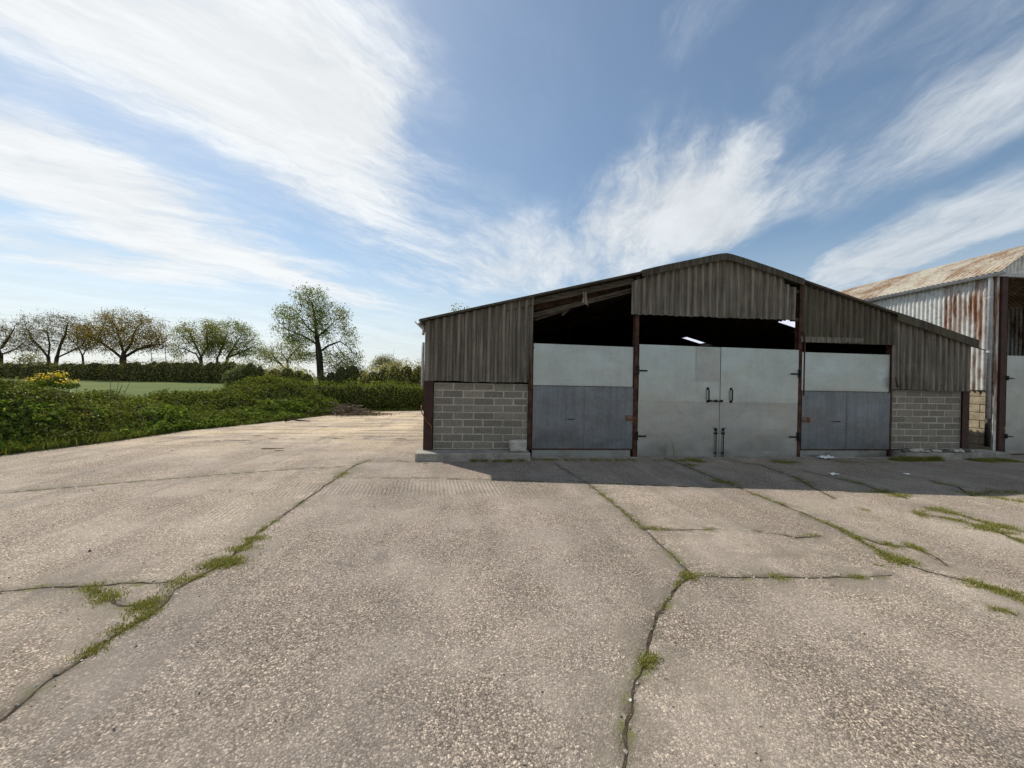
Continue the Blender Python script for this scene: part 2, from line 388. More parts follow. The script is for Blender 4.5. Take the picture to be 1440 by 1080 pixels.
M = {}
M['concrete'] = m_concrete()
M['plinth'] = m_simple('plinth concrete', (.22, .205, .18), (.33, .31, .275), 4, .95, .6, .015, spec=.2)
M['soil'] = m_simple('crack soil', (.030, .024, .018), (.085, .066, .045), 14, .97, .8, .02, spec=.1)
M['silt'] = m_simple('dry silt', (.24, .195, .13), (.40, .335, .235), 6, .97, .6, .01, spec=.1)
M['clad'] = m_cement('weathered cement cladding', (.112, .098, .078), (.225, .203, .168), (.33, .31, .255))
M['clad_dark'] = m_cement('mossy cement cladding', (.072, .061, .046), (.138, .121, .094), (.22, .205, .16), .4)
M['roof'] = m_cement('mossy cement roof', (.045, .040, .032), (.10, .088, .068), (.15, .135, .095), .6)
M['block'] = m_block()
M['mortar'] = m_simple('mortar', (.34, .312, .265), (.46, .42, .36), 20, .95, .6, .006, spec=.2)
M['galv_pale'] = m_galv('pale galvanised sheet', (.40, .43, .42), .36, .06, .12, .45, .8, .45)
M['galv_door'] = m_galv('galvanised door sheet', (.365, .375, .36), .40, .08, .10, .40, .78, .45)
M['galv_dark'] = m_galv('dull galvanised sheet', (.172, .19, .212), .38, .22, .5, .4, .75, .5)
M['rust_steel'] = m_simple('rusty steel', (.035, .018, .012), (.095, .044, .027), 7, .85, .5, .006, spec=.3)
M['red_oxide'] = m_simple('red oxide steel', (.032, .014, .011), (.060, .024, .018), 5, .7, .3, .004, spec=.35)
M['rust_bright'] = m_simple('orange rust', (.16, .062, .028), (.28, .125, .06), 12, .9, .5, .004, spec=.2)
M['iron'] = m_simple('black iron', (.014, .013, .012), (.035, .028, .022), 12, .6, .4, .004, metal=.5)
M['timber'] = m_simple('grey timber', (.050, .039, .029), (.105, .085, .064), 3, .9, .5, .006, stretch=(1, 8, 8), spec=.2)
M['pvc'] = m_simple('weathered grey pipe', (.36, .37, .38), (.46, .47, .48), 3, .55, .1, .003)
M['tin_wall'] = m_rusty('rusting tin wall', (.62, .63, .60), (.28, .125, .063), .175, .2, .5, .075)
M['tin_roof'] = m_rusty('rusting tin roof', (.47, .43, .345), (.30, .185, .11), .22, .05, .75, .14)
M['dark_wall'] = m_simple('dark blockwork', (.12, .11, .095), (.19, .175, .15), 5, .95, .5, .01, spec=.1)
M['bark'] = m_simple('oak bark', (.030, .024, .019), (.075, .060, .046), 3, .95, .7, .03, stretch=(3, 3, .8), spec=.1)
M['bark_far'] = m_simple('distant oak bark', (.040, .030, .025), (.085, .066, .052), 3, .95, .4, .03, spec=.1)
M['twig'] = m_simple('dead twigs', (.10, .075, .05), (.27, .22, .165), 6, .95, .2, .005, spec=.1)
M['stone'] = m_simple('pale stone', (.36, .345, .30), (.52, .50, .44), 9, .95, .7, .01, spec=.2)
M['litter'] = m_simple('white litter', (.62, .62, .60), (.74, .74, .72), 10, .6, .2, .004)
M['field'] = None

# ------------------------------------------------------------------ terrain, field, yard
def ground_z(x, y):
    """field behind the yard rises gently to the far hedge"""
    d = np.maximum(0, np.asarray(y, float)-26+np.minimum(0, np.asarray(x, float)+8)*-.25)
    return -.05+.95*np.clip(d/50, 0, 1)**1.2 + .004*np.maximum(0, d-60)

def m_field():
    m, t, b, g = new_mat('meadow'); P = g.outputs['Position']
    a = NOISE(t, P, .12, 5, .6); f = NOISE(t, SCALEV(t, P, (1, 2.5, 1)), 3.0, 6, .7)
    col = RAMP(t, a, [(.3, (.066, .094, .026)), (.5, (.088, .118, .034)), (.7, (.125, .145, .046))])
    col = MIX(t, SMOOTH(t, f, .5, .78, 0, .6), col, (.16, .17, .085))
    L(t, col, b.inputs['Base Color']); b.inputs['Roughness'].default_value = .95; b.inputs['Specular IOR Level'].default_value = .1
    setbump(t, b, f, .6, .08); return m
M['field'] = m_field()
xs = np.concatenate([np.linspace(-900, -120, 14), np.linspace(-100, 100, 81), np.linspace(120, 900, 14)])
ys = np.concatenate([np.linspace(-300, -30, 8), np.linspace(-20, 140, 81), np.linspace(160, 1500, 14)])
gx, gy = np.meshgrid(xs, ys, indexing='ij')
gz = ground_z(gx, gy)
V = np.stack([gx, gy, gz], -1).reshape(-1, 3)
ny = len(ys); ii, jj = np.meshgrid(np.arange(len(xs)-1), np.arange(ny-1), indexing='ij')
a = (ii*ny+jj).ravel(); F = np.stack([a, a+ny, a+ny+1, a+1], -1)
o = link('field', np_mesh('field', V, F), M['field'], smooth=True); tag(o, kind='structure')

# front edge of the overgrown bank, going round the yard
EDGE = [(-13.5, -14), (-11.4, -4), (-10.4, 4), (-9.75, 8.9), (-9.3, 10.6), (-8.95, 13.1), (-8.1, 14.9), (-7.4, 17.0), (-6.05, 20.4), (-3.1, 22.5), (4, 23.4), (18, 24.4), (34, 25)]
# ------------------------------------------------------------------ joints and cracks in the concrete
def densify(pts, step=.05, wob=.015, seed=0):
    out = []
    for (x0, y0), (x1, y1) in zip(pts[:-1], pts[1:]):
        d = math.hypot(x1-x0, y1-y0); n = max(1, int(d/step))
        for i in range(n): out.append((x0+(x1-x0)*i/n, y0+(y1-y0)*i/n))
    out.append(pts[-1]); out = np.array(out)
    s = np.arange(len(out))*step
    out[:, 0] += (fbm(s*2.2, s*0+seed, seed+1)-.5)*wob*4; out[:, 1] += (fbm(s*2.2, s*0+seed, seed+2)-.5)*wob*4
    return out
def ribbon(mb, pts, w, seed, z=.004, wob=.015, step=.022, keep=0.0):
    p = densify(pts, step, wob, seed); d = np.gradient(p, axis=0); d /= np.linalg.norm(d, axis=1)[:, None]+1e-9
    nrm = np.stack([-d[:, 1], d[:, 0]], -1); s = np.arange(len(p))*step
    ww = w*(.15+1.5*fbm(s*5, s*0+seed, seed+5)**1.4)
    if keep: ww = ww*(fbm(s*1.3, s*0+3*seed, seed+8) > keep)
    e1 = .25+1.5*fbm(s*16, s*0, seed+6, 3); e2 = .25+1.5*fbm(s*16, s*0, seed+7, 3); p = p+nrm*((fbm(s*7, s*0+7, seed+9, 4)-.5)*w*2.2)[:, None]
    a = p+nrm*(ww*e1*.5)[:, None]; b = p-nrm*(ww*e2*.5)[:, None]
    vs = [(x, y, z) for x, y in a]+[(x, y, z) for x, y in b]; n = len(p)
    mb.add(vs, [(i, i+1, n+i+1, n+i) for i in range(n-1) if ww[i] > 1e-4 or ww[i+1] > 1e-4])
CR = {  # traced on the yard: polyline, width in metres
    'a': ([(-30, 1032), (0, 1012), (64, 961), (124, 920), (162, 892), (213, 863), (247, 829), (277, 812), (324, 784), (370, 743), (396, 726), (447, 690), (500, 654), (516, 648)], .030),
    'b': ([(-40, 835), (0, 832), (55, 826), (119, 825), (183, 820), (238, 818)], .028),
    'c': ([(128, 829), (170, 850), (221, 852)], .03),
    'd': ([(780, 652), (828, 680), (862, 707), (905, 743), (973, 807)], .022),
    'e': ([(973, 807), (951, 824), (930, 858), (915, 888), (909, 922), (896, 956), (885, 1003), (877, 1078), (874, 1110)], .026),
    'f': ([(905, 743), (938, 745), (968, 745), (1010, 744)], .016),
    'g': ([(970, 807), (1025, 812), (1089, 811), (1153, 812), (1217, 811), (1255, 809)], .022),
    'h': ([(930, 642), (961, 654), (1017, 677), (1098, 709), (1140, 726), (1178, 743), (1230, 771), (1251, 786), (1302, 803), (1366, 818), (1440, 843), (1500, 862)], .03),
    'i': ([(1178, 742), (1238, 765), (1281, 769), (1310, 780), (1330, 795)], .03),
    'j': ([(1289, 722), (1345, 731), (1400, 746), (1440, 763), (1500, 780)], .05),
    'k': ([(1302, 713), (1349, 724), (1408, 741), (1440, 748), (1500, 762)], .045),
    'l': ([(1030, 648), (1068, 654), (1119, 671), (1140, 684), (1174, 701)], .028),
    'm': ([(1130, 662), (1178, 673), (1217, 682), (1238, 690), (1276, 701)], .035),
    'n': ([(1306, 675), (1345, 684), (1366, 697)], .03),
    'o': ([(1060, 746), (1093, 750), (1119, 756), (1153, 753)], .024),
    'p': ([(1040, 778), (1080, 780), (1153, 782), (1217, 788), (1240, 800)], .010),
    'q': ([(909, 928), (940, 961), (983, 986), (1025, 1025), (1060, 1055)], .010),
    'r': ([(1349, 850), (1400, 858), (1440, 865), (1500, 872)], .014),
    's': ([(-30, 696), (0, 693), (111, 684), (238, 673), (375, 662), (426, 659), (500, 655)], .030),
    't': ([(500, 672), (577, 672), (675, 674), (760, 677)], .018),
    'u': ([(480, 692), (560, 692), (680, 693), (772, 693)], .008),
    'v': ([(800, 676), (930, 683), (1010, 686)], .018),
    'w': ([(1366, 697), (1400, 690), (1440, 694), (1500, 700)], .04),
    'x': ([(520, 648), (570, 649), (600, 652)], .03),
    'y': ([(430, 616), (520, 614), (592, 613)], .05),
}
# the yard itself: one sheet of slabs, sunk a little along every joint and crack
uu = np.concatenate([np.linspace(0, .06, 10)[:-1], np.linspace(.06, .47, 760)[:-1], np.linspace(.47, 1, 60)])
yv = [-14.0]
while yv[-1] < 22.5: yv.append(yv[-1]+(.5 if yv[-1] < .3 else float(np.clip(.0115*yv[-1], .012, .3))))
yv[-1] = 22.5; yv = np.array(yv); EE = np.array(EDGE[:10])
ug, yg = np.meshgrid(uu, yv, indexing='ij'); xl = np.interp(yg, EE[:, 1], EE[:, 0]); xg = xl+(34-xl)*ug
ytop = np.interp(xg, [-3.1, 4, 18, 34], [22.5, 23.4, 24.4, 25]); yg = np.where(yg > 16, yg+(ytop-22.5)*(yg-16)/6.5, yg)
pts = np.stack([xg.ravel(), yg.ravel()], -1); dmin = np.full(len(pts), 9.0)
for k_, (pp, w) in CR.items():
    q = np.array([G(*c) for c in pp])
    for p0, p1 in zip(q[:-1], q[1:]):
        lo = np.minimum(p0, p1)-1; hi = np.maximum(p0, p1)+1; k = np.where(((pts > lo) & (pts < hi)).all(1))[0]
        d = p1-p0; f = np.clip(((pts[k]-p0) @ d)/(d @ d), 0, 1); dd = np.linalg.norm(pts[k]-p0-f[:, None]*d, axis=1)-(.0 if w > .015 else -.06)
        dmin[k] = np.minimum(dmin[k], dd)
ja = np.array([G(*c) for c in CR['a'][0]])[::-1]; jd = np.array([G(*c) for c in CR['d'][0]+CR['e'][0][1:]]); jd = jd[np.argsort(jd[:, 1])]; jh = np.array([G(*c) for c in CR['h'][0]]); jh = jh[np.argsort(jh[:, 1])]; ja = ja[np.argsort(ja[:, 1])]
X_, Y_ = pts[:, 0], pts[:, 1]
tone = np.where(X_ < np.interp(Y_, ja[:, 1], ja[:, 0]), .80, np.where(X_ < np.interp(Y_, jd[:, 1], jd[:, 0]), .36, np.where(X_ < np.interp(Y_, jh[:, 1], jh[:, 0]), .58, .72)))
dj = np.maximum(0, dmin+(fbm(X_*9, Y_*9, 12, 3)-.5)*.03)
zy = -.007*np.exp(-(dj/.022)**2)+(fbm(X_*1.3, Y_*1.3, 15, 3)-.5)*.004*np.clip((dmin-.05)/.2, 0, 1)
n_ = len(yv); i2, j2 = np.meshgrid(np.arange(len(uu)-1), np.arange(n_-1), indexing='ij'); a = (i2*n_+j2).ravel()
me = np_mesh('concrete_yard', np.concatenate([pts, zy[:, None]], 1), np.stack([a, a+n_, a+n_+1, a+1], -1))
for nm, val in (('crack', np.exp(-(dj/.045)**1.5)), ('halo', np.exp(-(np.maximum(dmin, 0)/.30)**1.3)), ('tone', tone)):
    at = me.attributes.new(nm, 'FLOAT', 'POINT'); at.data.foreach_set('value', np.ascontiguousarray(val, np.float32))
o = link('concrete_yard', me, M['concrete'], smooth=True); tag(o, kind='structure')
mb = MB()
for k, (k_, (pp, w)) in enumerate(CR.items()):
    ribbon(mb, [G(*q) for q in pp], w*.85, k+3, z=-.0015, wob=.004, keep=(.42 if k_ in 'tyvpux' else .22))
o = mb.build('joint_soil', M['soil']); tag(o, 'dark soil filling the cracks and joints of the concrete', 'soil', kind='stuff')
def blob(mb, c, rx, ry, seed, z=.004, ang=0):
    n = 26; vs = [(c[0], c[1], z)]
    for i in range(n):
        th = i*2*math.pi/n; r = .55+.9*float(vnoise(math.cos(th)*2+seed*3.1, math.sin(th)*2+7, seed))
        x = math.cos(th)*rx*r; y = math.sin(th)*ry*r
        vs.append((c[0]+x*math.cos(ang)-y*math.sin(ang), c[1]+x*math.sin(ang)+y*math.cos(ang), z))
    mb.add(vs, [(0, 1+i, 1+(i+1) % n) for i in range(n)])
mb = MB()
for k, (x, y, rx, ry) in enumerate([(380, 631, .45, .10), (392, 634, .2, .07), (362, 613, .25, .08), (335, 619, .5, .06), (385, 617, .2, .05), (475, 617, .3, .06), (515, 617, .2, .05), (562, 617, .25, .06),
                                    (305, 620, .12, .04), (242, 634, .06, .03), (412, 617, .15, .04), (455, 600, .3, .08), (520, 592, .4, .1), (330, 594, .5, .2), (300, 597, .3, .1)]):
    blob(mb, G(x, y), rx*.6, ry*.6, k+5, .006)
o = mb.build('mud_patches', M['soil']); tag(o, 'dark dried mud caked on the far part of the yard', 'mud', kind='stuff')

# ------------------------------------------------------------------ grass in the cracks
def grass_patch(cx, cy, rx, ry, n, h, ang=0, z=0.0):
    u = rng.normal(size=(n, 2))*.5
    x = u[:, 0]*rx; y = u[:, 1]*ry
    X = cx+x*math.cos(ang)-y*math.sin(ang); Y = cy+x*math.sin(ang)+y*math.cos(ang)
    return np.stack([X, Y, np.full(n, z), h*rng.uniform(.35, 1.15, n)], -1)
def blades(P, wid=.0022):
    n = len(P); az = rng.uniform(0, 2*math.pi, n); lean = rng.uniform(.15, 1.25, n)
    d = np.stack([np.cos(az), np.sin(az)], -1); w = np.stack([-d[:, 1], d[:, 0]], -1)*(wid*rng.uniform(.6, 1.4, n))[:, None]
    h = P[:, 3]; b = P[:, :3].copy()
    def lvl(t, k):
        c = b.copy(); c[:, :2] += d*(lean*h*t*t)[:, None]; c[:, 2] += h*t*(1-.25*lean*t)
        a = c.copy(); e = c.copy(); a[:, :2] += w*k; e[:, :2] -= w*k; return a, e
    a0, e0 = lvl(0, 1); a1, e1 = lvl(.5, .85); a2, e2 = lvl(1.0, .1)
    V = np.stack([a0, e0, a1, e1, a2, e2], 1).reshape(-1, 3); k = np.arange(n)*6
    F = np.concatenate([np.stack([k, k+1, k+3, k+2], -1), np.stack([k+2, k+3, k+5, k+4], -1)]); return V, F
M['grass'] = m_leaf('crack grass', [(0, (.115, .135, .018)), (.5, (.18, .19, .030)), (.8, (.25, .245, .06)), (1, (.38, .32, .14))], .35)
GP = []
def along(px, n, wd, h, step=.1):
    pts = [G(*q) for q in px]
    for (x0, y0), (x1, y1) in zip(pts[:-1], pts[1:]):
        d = math.hypot(x1-x0, y1-y0); m = max(1, int(d/step)); an = math.atan2(y1-y0, x1-x0)
        for i in range(m):
            f = (i+random.random())/m; k = .35+1.3*random.random()
            if random.random() < .12: continue
            GP.append(grass_patch(x0+(x1-x0)*f, y0+(y1-y0)*f, step*.9, wd*k, int(n*k*2.6), h*.56*(.6+.6*random.random()), an))
along([(120, 826), (150, 822), (178, 820)], 190, .16, .055); along([(128, 829), (150, 840), (172, 850)], 130, .10, .05)
along([(175, 850), (200, 852), (221, 850)], 170, .10, .05); along([(221, 852), (205, 868), (180, 880), (163, 892)], 110, .08, .045)
along([(142, 908), (128, 917)], 110, .05, .04); along([(238, 820), (262, 818), (280, 811)], 110, .09, .05)
along([(280, 811), (305, 800), (326, 783)], 260, .13, .06); along([(335, 775), (352, 762), (360, 757)], 120, .10, .055)
along([(363, 750), (378, 737)], 90, .08, .05); along([(384, 734), (396, 726)], 30, .05, .04); along([(475, 672), (487, 664)], 40, .12, .05)
along([(952, 822), (960, 813), (974, 808)], 150, .05, .05); along([(974, 808), (1000, 810)], 90, .06, .04)
along([(904, 936), (912, 930)], 110, .035, .05); along([(883, 1015), (887, 1003)], 120, .03, .05); along([(915, 890), (930, 860), (948, 828)], 14, .025, .03)
along([(832, 684), (862, 707), (905, 743)], 26, .07, .035); along([(905, 743), (945, 744)], 60, .06, .04)
along([(960, 653), (985, 655)], 60, .14, .05); along([(1005, 676), (1042, 682)], 90, .14, .05); along([(1065, 696), (1105, 711)], 40, .08, .04)
along([(1130, 724), (1175, 741)], 22, .06, .04); along([(1178, 742), (1205, 756)], 130, .12, .05); along([(1205, 756), (1250, 784)], 30, .07, .035)
along([(1245, 766), (1285, 769), (1312, 780)], 130, .10, .05); along([(1251, 785), (1290, 792), (1320, 800)], 260, .19, .06)
along([(1300, 803), (1345, 815), (1400, 828), (1440, 843), (1490, 860)], 190, .12, .055); along([(1235, 795), (1251, 798)], 60, .08, .04)
along([(1289, 722), (1345, 731), (1400, 746), (1440, 763), (1500, 780)], 150, .17, .05); along([(1302, 713), (1349, 724), (1408, 741), (1440, 748), (1500, 762)], 150, .16, .05)
along([(1075, 812), (1095, 811)], 60, .06, .04); along([(1190, 812), (1220, 811)], 50, .05, .04); along([(1130, 753), (1158, 753)], 50, .08, .03)
along([(1119, 671), (1140, 684)], 40, .12, .04); along([(1190, 675), (1228, 684)], 70, .16, .045); along([(1235, 690), (1276, 700)], 130, .18, .05)
along([(1310, 678), (1345, 684)], 70, .16, .045); along([(1350, 694), (1440, 692), (1500, 698)], 60, .22, .04); along([(1395, 699), (1440, 706), (1490, 712)], 110, .2, .045)
along([(1400, 858), (1440, 864), (1480, 868)], 70, .07, .045); along([(1215, 717), (1235, 719)], 60, .08, .035)
along([(505, 649), (520, 648)], 30, .1, .05); along([(560, 648), (572, 648)], 40, .1, .06)
along([(660, 648.5), (700, 648.5), (744, 648.5)], 170, .13, .15); along([(745, 647), (800, 647), (890, 647.5)], 55, .14, .06); along([(960, 648), (985, 648)], 130, .16, .08)
along([(920, 648), (955, 648)], 40, .1, .05); along([(1085, 650), (1125, 650)], 120, .16, .055); along([(1180, 650), (1250, 650)], 40, .15, .04)
along([(1258, 647.5), (1325, 647.5)], 330, .17, .2); along([(1365, 648), (1425, 648)], 190, .18, .14)
V, F = blades(np.concatenate(GP)); o = link('crack_grass', np_mesh('crack_grass', V, F), M['grass'])
tag(o, 'short yellowish grass growing out of cracks in the concrete yard', 'grass', kind='stuff')
# loose grit on the yard
n = 2600; pp = np.stack([rng.uniform(-7, 9, n), .9+10*rng.random(n)**1.5], -1)
V = []; F = []
mb = MB()
for i, (x, y) in enumerate(pp):
    r = rng.uniform(.003, .009)*(1 if rng.random() < .97 else 2.2); q = rng.normal(size=(6, 3))*.25*r
    b = np.array([(r, 0, 0), (0, r, 0), (-r, 0, 0), (0, -r, 0), (0, 0, r*.8), (0, 0, -r*.3)])+q+np.array([x, y, r*.25])
    mb.add(b, [(0, 1, 4), (1, 2, 4), (2, 3, 4), (3, 0, 4)])
for k_ in 'abcdeghq':                                    # chips broken off along the cracks
    q = densify([G(*c) for c in CR[k_][0]], .03, .01, 3); q = q[(q[:, 1] < 6.5) & (q[:, 1] > .8)]
    for x, y in q[rng.random(len(q)) < .8]:
        r = rng.uniform(.003, .011); a_ = rng.normal(size=2)*.03; b = np.array([(r, 0, 0), (0, r, 0), (-r, 0, 0), (0, -r, 0), (0, 0, r*.7), (0, 0, -r*.3)])+rng.normal(size=(6, 3))*.3*r+np.array([x+a_[0], y+a_[1], r*.15-.002])
        mb.add(b, [(0, 1, 4), (1, 2, 4), (2, 3, 4), (3, 0, 4)])
M['grit'] = m_leaf('loose grit', [(0, (.10, .09, .08)), (.5, (.26, .235, .2)), (1, (.55, .52, .47))], 0.0, .9)
o = mb.build('grit', M['grit']); tag(o, 'loose stone grit scattered over the concrete', 'grit', kind='stuff')
# ------------------------------------------------------------------ the block and cement-sheet barn
FY = 8.73                       # plane of its front
XR, ZR, SLOPE_L, SLOPE = 5.78, 4.79, .2536, .272
XL, XE = -1.16, 12.50
DEPTH = 19.0
def zroof(x): return ZR-(SLOPE if x > XR else SLOPE_L)*abs(x-XR)

def corr_panel(x0, x1, zb, zt, y, pitch=.165, amp=.036, sheet=1.0, seed=0, th=.008, nz=7, wavy=.006, ragged=.0):
    """vertical corrugated sheeting facing -Y; neighbouring sheets lap with a small step"""
    mb = MB(); r = random.Random(seed); x = x0; k = 0
    while x < x1-1e-4:
        xe = min(x+sheet, x1)
        if x1-xe < .25: xe = x1
        dy = (k % 2)*-.011+r.uniform(-.004, .004); dz = r.uniform(-.012, .012); tilt = r.uniform(-.012, .012)
        n = max(4, int((xe-x)/pitch*14)); xo = min(xe+.03, x1)
        fr = []; 
        for i in range(n+1):
            X = x+(xo-x)*i/n; off = amp*math.tanh(1.9*math.cos(2*math.pi*(X-x0)/pitch))/math.tanh(1.9)
            b = zb(X)+dz+ragged*(float(vnoise(X*5, seed*1.7, 3))-.5)*2; t_ = zt(X)
            for j in range(nz):
                Z = b+(t_-b)*j/(nz-1)
                Y = y+dy+off+tilt*(j/(nz-1)-.5)+wavy*(float(vnoise(X*1.6, Z*1.6, seed))-.5)*2
                fr.append((X, Y, Z))
        m = (n+1)*nz; bk = [(a, b+th, c) for a, b, c in fr]; fs = []
        for i in range(n):
            for j in range(nz-1):
                a = i*nz+j; fs.append((a, a+nz, a+nz+1, a+1)); fs.append((m+a, m+a+1, m+a+nz+1, m+a+nz))
            for j in (0, nz-1):
                a = i*nz+j; fs.append((a, a+nz, m+a+nz, m+a) if j else (a, m+a, m+a+nz, a+nz))
        for i in (0, n):
            for j in range(nz-1):
                a = i*nz+j; fs.append((a, a+1, m+a+1, m+a) if i else (a, m+a, m+a+1, a+1))
        mb.add(fr+bk, fs); x = xe; k += 1
    return mb
def bolts(mb, xs, z, y, r=.014):
    for x in xs:
        mb.tube([(x, y+.02, z), (x, y-.012, z)], r, 6)
def roof_sheet(xa, za, xb, zb_, y0, y1, holes=(), pitch=.146, amp=.022, th=.01, rows=4, seed=0):
    """corrugated roof slope from eave a to ridge b; corrugations run down the slope; holes = (x0,x1,y0,y1) left open"""
    mb = MB(); ny = int((y1-y0)/pitch*6)
    xs_ = sorted(set([xa+(xb-xa)*i/rows for i in range(rows+1)]+[h for q in holes for h in q[:2]]))
    Y = [y0+(y1-y0)*i/ny for i in range(ny+1)]
    d = Vector((xb-xa, 0, zb_-za)).normalized(); nrm = Vector((-d.z, 0, d.x)); nrm = nrm if nrm.z > 0 else -nrm
    vs = []
    for X in xs_:
        f = (X-xa)/(xb-xa); Z = za+(zb_-za)*f
        for yy in Y:
            o = amp*math.cos(2*math.pi*(yy-y0)/pitch); vs.append((X+nrm.x*o, yy, Z+nrm.z*o))
    m = len(vs); n = len(Y); bk = [(a-nrm.x*th, b, c-nrm.z*th) for a, b, c in vs]; fs = []
    for i in range(len(xs_)-1):
        xm = (xs_[i]+xs_[i+1])/2
        for j in range(ny):
            if any(min(h[:2]) < xm < max(h[:2]) and h[2] < (Y[j]+Y[j+1])/2 < h[3] for h in holes): continue
            a = i*n+j; fs.append((a, a+1, a+n+1, a+n)); fs.append((m+a, m+a+n, m+a+n+1, m+a+1))
        for j in (0, ny):
            a = i*n+j; fs.append((a, a+n, m+a+n, m+a))
    for i in (0, len(xs_)-1):
        for j in range(ny):
            a = i*n+j; fs.append((a, a+1, m+a+1, m+a))
    mb.add(vs+bk, fs); return mb

barn = tag(empty('barn', (5.8, FY, 0)), 'low wide barn with block base, grey corrugated cement cladding and galvanised doors', 'barn')
barn.location = (0, 0, 0)
# roof with its two rooflights, found where the sight lines meet the right slope
def slope_hit(px, py):
    d = ray(px, py)  # z = ZR - SLOPE*(x-XR)
    t = (ZR-SLOPE*(-XR)*-1-H+0)/(d[2]+SLOPE*d[0]) if False else (ZR+SLOPE*XR-H)/(d[2]+SLOPE*d[0])
    return d[0]*t, d[1]*t, H+d[2]*t
rl = []
for cs in (((958.5, 475), (1001.5, 478), (978, 471), (985, 483)), ((1093, 452.3), (1127, 459), (1102, 451), (1125, 451))):
    hh = [slope_hit(*c) for c in cs]
    rl.append((min(h[0] for h in hh), max(h[0] for h in hh), min(h[1] for h in hh), max(h[1] for h in hh)))
print('ROOFLIGHTS', [tuple(round(v, 2) for v in q) for q in rl])
rl = [(a, b, max(c, FY+1.0), min(d, FY+DEPTH-1)) for a, b, c, d in rl]
roof_sheet(XL-.06, zroof(XL-.06), XR, ZR, FY-.14, FY+DEPTH).build('roof', M['roof'], barn)
roof_sheet(XE+.02, zroof(XE+.02), XR, ZR, FY-.14, FY+DEPTH, holes=rl).build('roof', M['roof'], barn)
M['rooflight'] = bpy.data.materials.new('translucent rooflight'); M['rooflight'].use_nodes = True
_t = M['rooflight'].node_tree; _b = N(_t, 'ShaderNodeBsdfTranslucent', inp={'Color': (.80, .82, .88, 1)})
_l = N(_t, 'ShaderNodeBsdfTransparent', inp={'Color': (.8, .84, .95, 1)}); _x = N(_t, 'ShaderNodeMixShader', inp={0: .45}); L(_t, _b.outputs[0], _x.inputs[1]); L(_t, _l.outputs[0], _x.inputs[2])
L(_t, _x.outputs[0], _t.nodes['Material Output'].inputs[0])
for q in rl:
    roof_sheet(q[0]-.02, zroof(q[0]-.02)+.014, q[1]+.02, zroof(q[1]+.02)+.014, q[2]-.05, q[3]+.05, th=.003).build('rooflight', M['rooflight'], barn)
# ridge and verge cappings
def capping(pts, drop, y0, y1, name='verge_capping', m='roof', wob=.0):
    mb = MB(); n = len(pts)
    for i in range(n-1):
        (xa, za), (xb, zb) = pts[i], pts[i+1]
        mb.add([(xa, y0, za-drop), (xa, y0, za), (xa, y1, za), (xb, y0, zb-drop), (xb, y0, zb), (xb, y1, zb),
                (xa, y0+.015, za-drop), (xa, y0+.015, za-.02), (xa, y1, za-.02), (xb, y0+.015, zb-drop), (xb, y0+.015, zb-.02), (xb, y1, zb-.02)],
               [(0, 3, 4, 1), (1, 4, 5, 2), (6, 7, 10, 9), (7, 8, 11, 10), (0, 6, 9, 3), (2, 5, 11, 8), (0, 1, 7, 6), (1, 2, 8, 7), (3, 9, 10, 4), (4, 10, 11, 5)])
    return mb.build(name, M[m], barn)
def zr2(x, d=0): return zroof(x)+.035+d
def rag(xs_, a=.012): return [(x, zr2(x)+random.uniform(-a, a)*.5) for x in xs_]
# rounded ridge end
ridge_pts = [(3.75, zr2(3.75)), (4.2, zr2(4.2)+.006), (4.9, zr2(4.9)), (5.45, zr2(5.45)-.004), (5.64, zr2(5.64)-.012), (5.78, zr2(5.78)-.03), (5.92, zr2(5.92)-.012), (6.2, zr2(6.2)), (7.0, zr2(7.0)+.005), (7.76, zr2(7.76)-.004)]
capping(ridge_pts, .155, FY-.21, FY+.16)
capping([(10.25, zr2(10.25)-.03), (11.0, zr2(11.0)-.02), (11.8, zr2(11.8)-.03), (12.52, zr2(12.52)-.03)], .20, FY-.20, FY+.16)
capping([(7.765, zr2(7.765)-.012), (9.2, zr2(9.2)-.02), (10.245, zr2(10.245)-.03)], .05, FY-.19, FY+.14)
capping([(XL-.07, zr2(XL-.07)-.03), (.2, zr2(.2)-.02), (1.27, zr2(1.27)-.03)], .045, FY-.19, FY+.12)
capping([(1.275, zr2(1.275)-.03), (2.4, zr2(2.4)-.025), (3.745, zr2(3.745)-.03)], .035, FY-.185, FY+.12, m='timber')
mb = MB()
for s in (-1, 1):
    mb.add([(XR, FY+.16, ZR+.075), (XR+s*.2, FY+.16, ZR-.01), (XR+s*.2, FY+DEPTH, ZR-.01), (XR, FY+DEPTH, ZR+.075)], [(0, 1, 2, 3)])
mb.build('ridge_capping', M['roof'], barn)
# rust-stained flashing piece over the left cladding
mb = MB(); mb.add([(.62, FY-.105, zroof(.62)-.20), (1.29, FY-.105, zroof(1.29)-.20), (1.29, FY-.105, zroof(1.29)+.0), (.62, FY-.105, zroof(.62)-.01),
                   (.62, FY-.09, zroof(.62)-.20), (1.29, FY-.09, zroof(1.29)-.20), (1.29, FY-.09, zroof(1.29)+.0), (.62, FY-.09, zroof(.62)-.01)],
                  [(0, 1, 2, 3), (4, 7, 6, 5), (0, 4, 5, 1), (1, 5, 6, 2), (2, 6, 7, 3), (3, 7, 4, 0)])
mb.build('flashing', M['clad_dark'], barn)
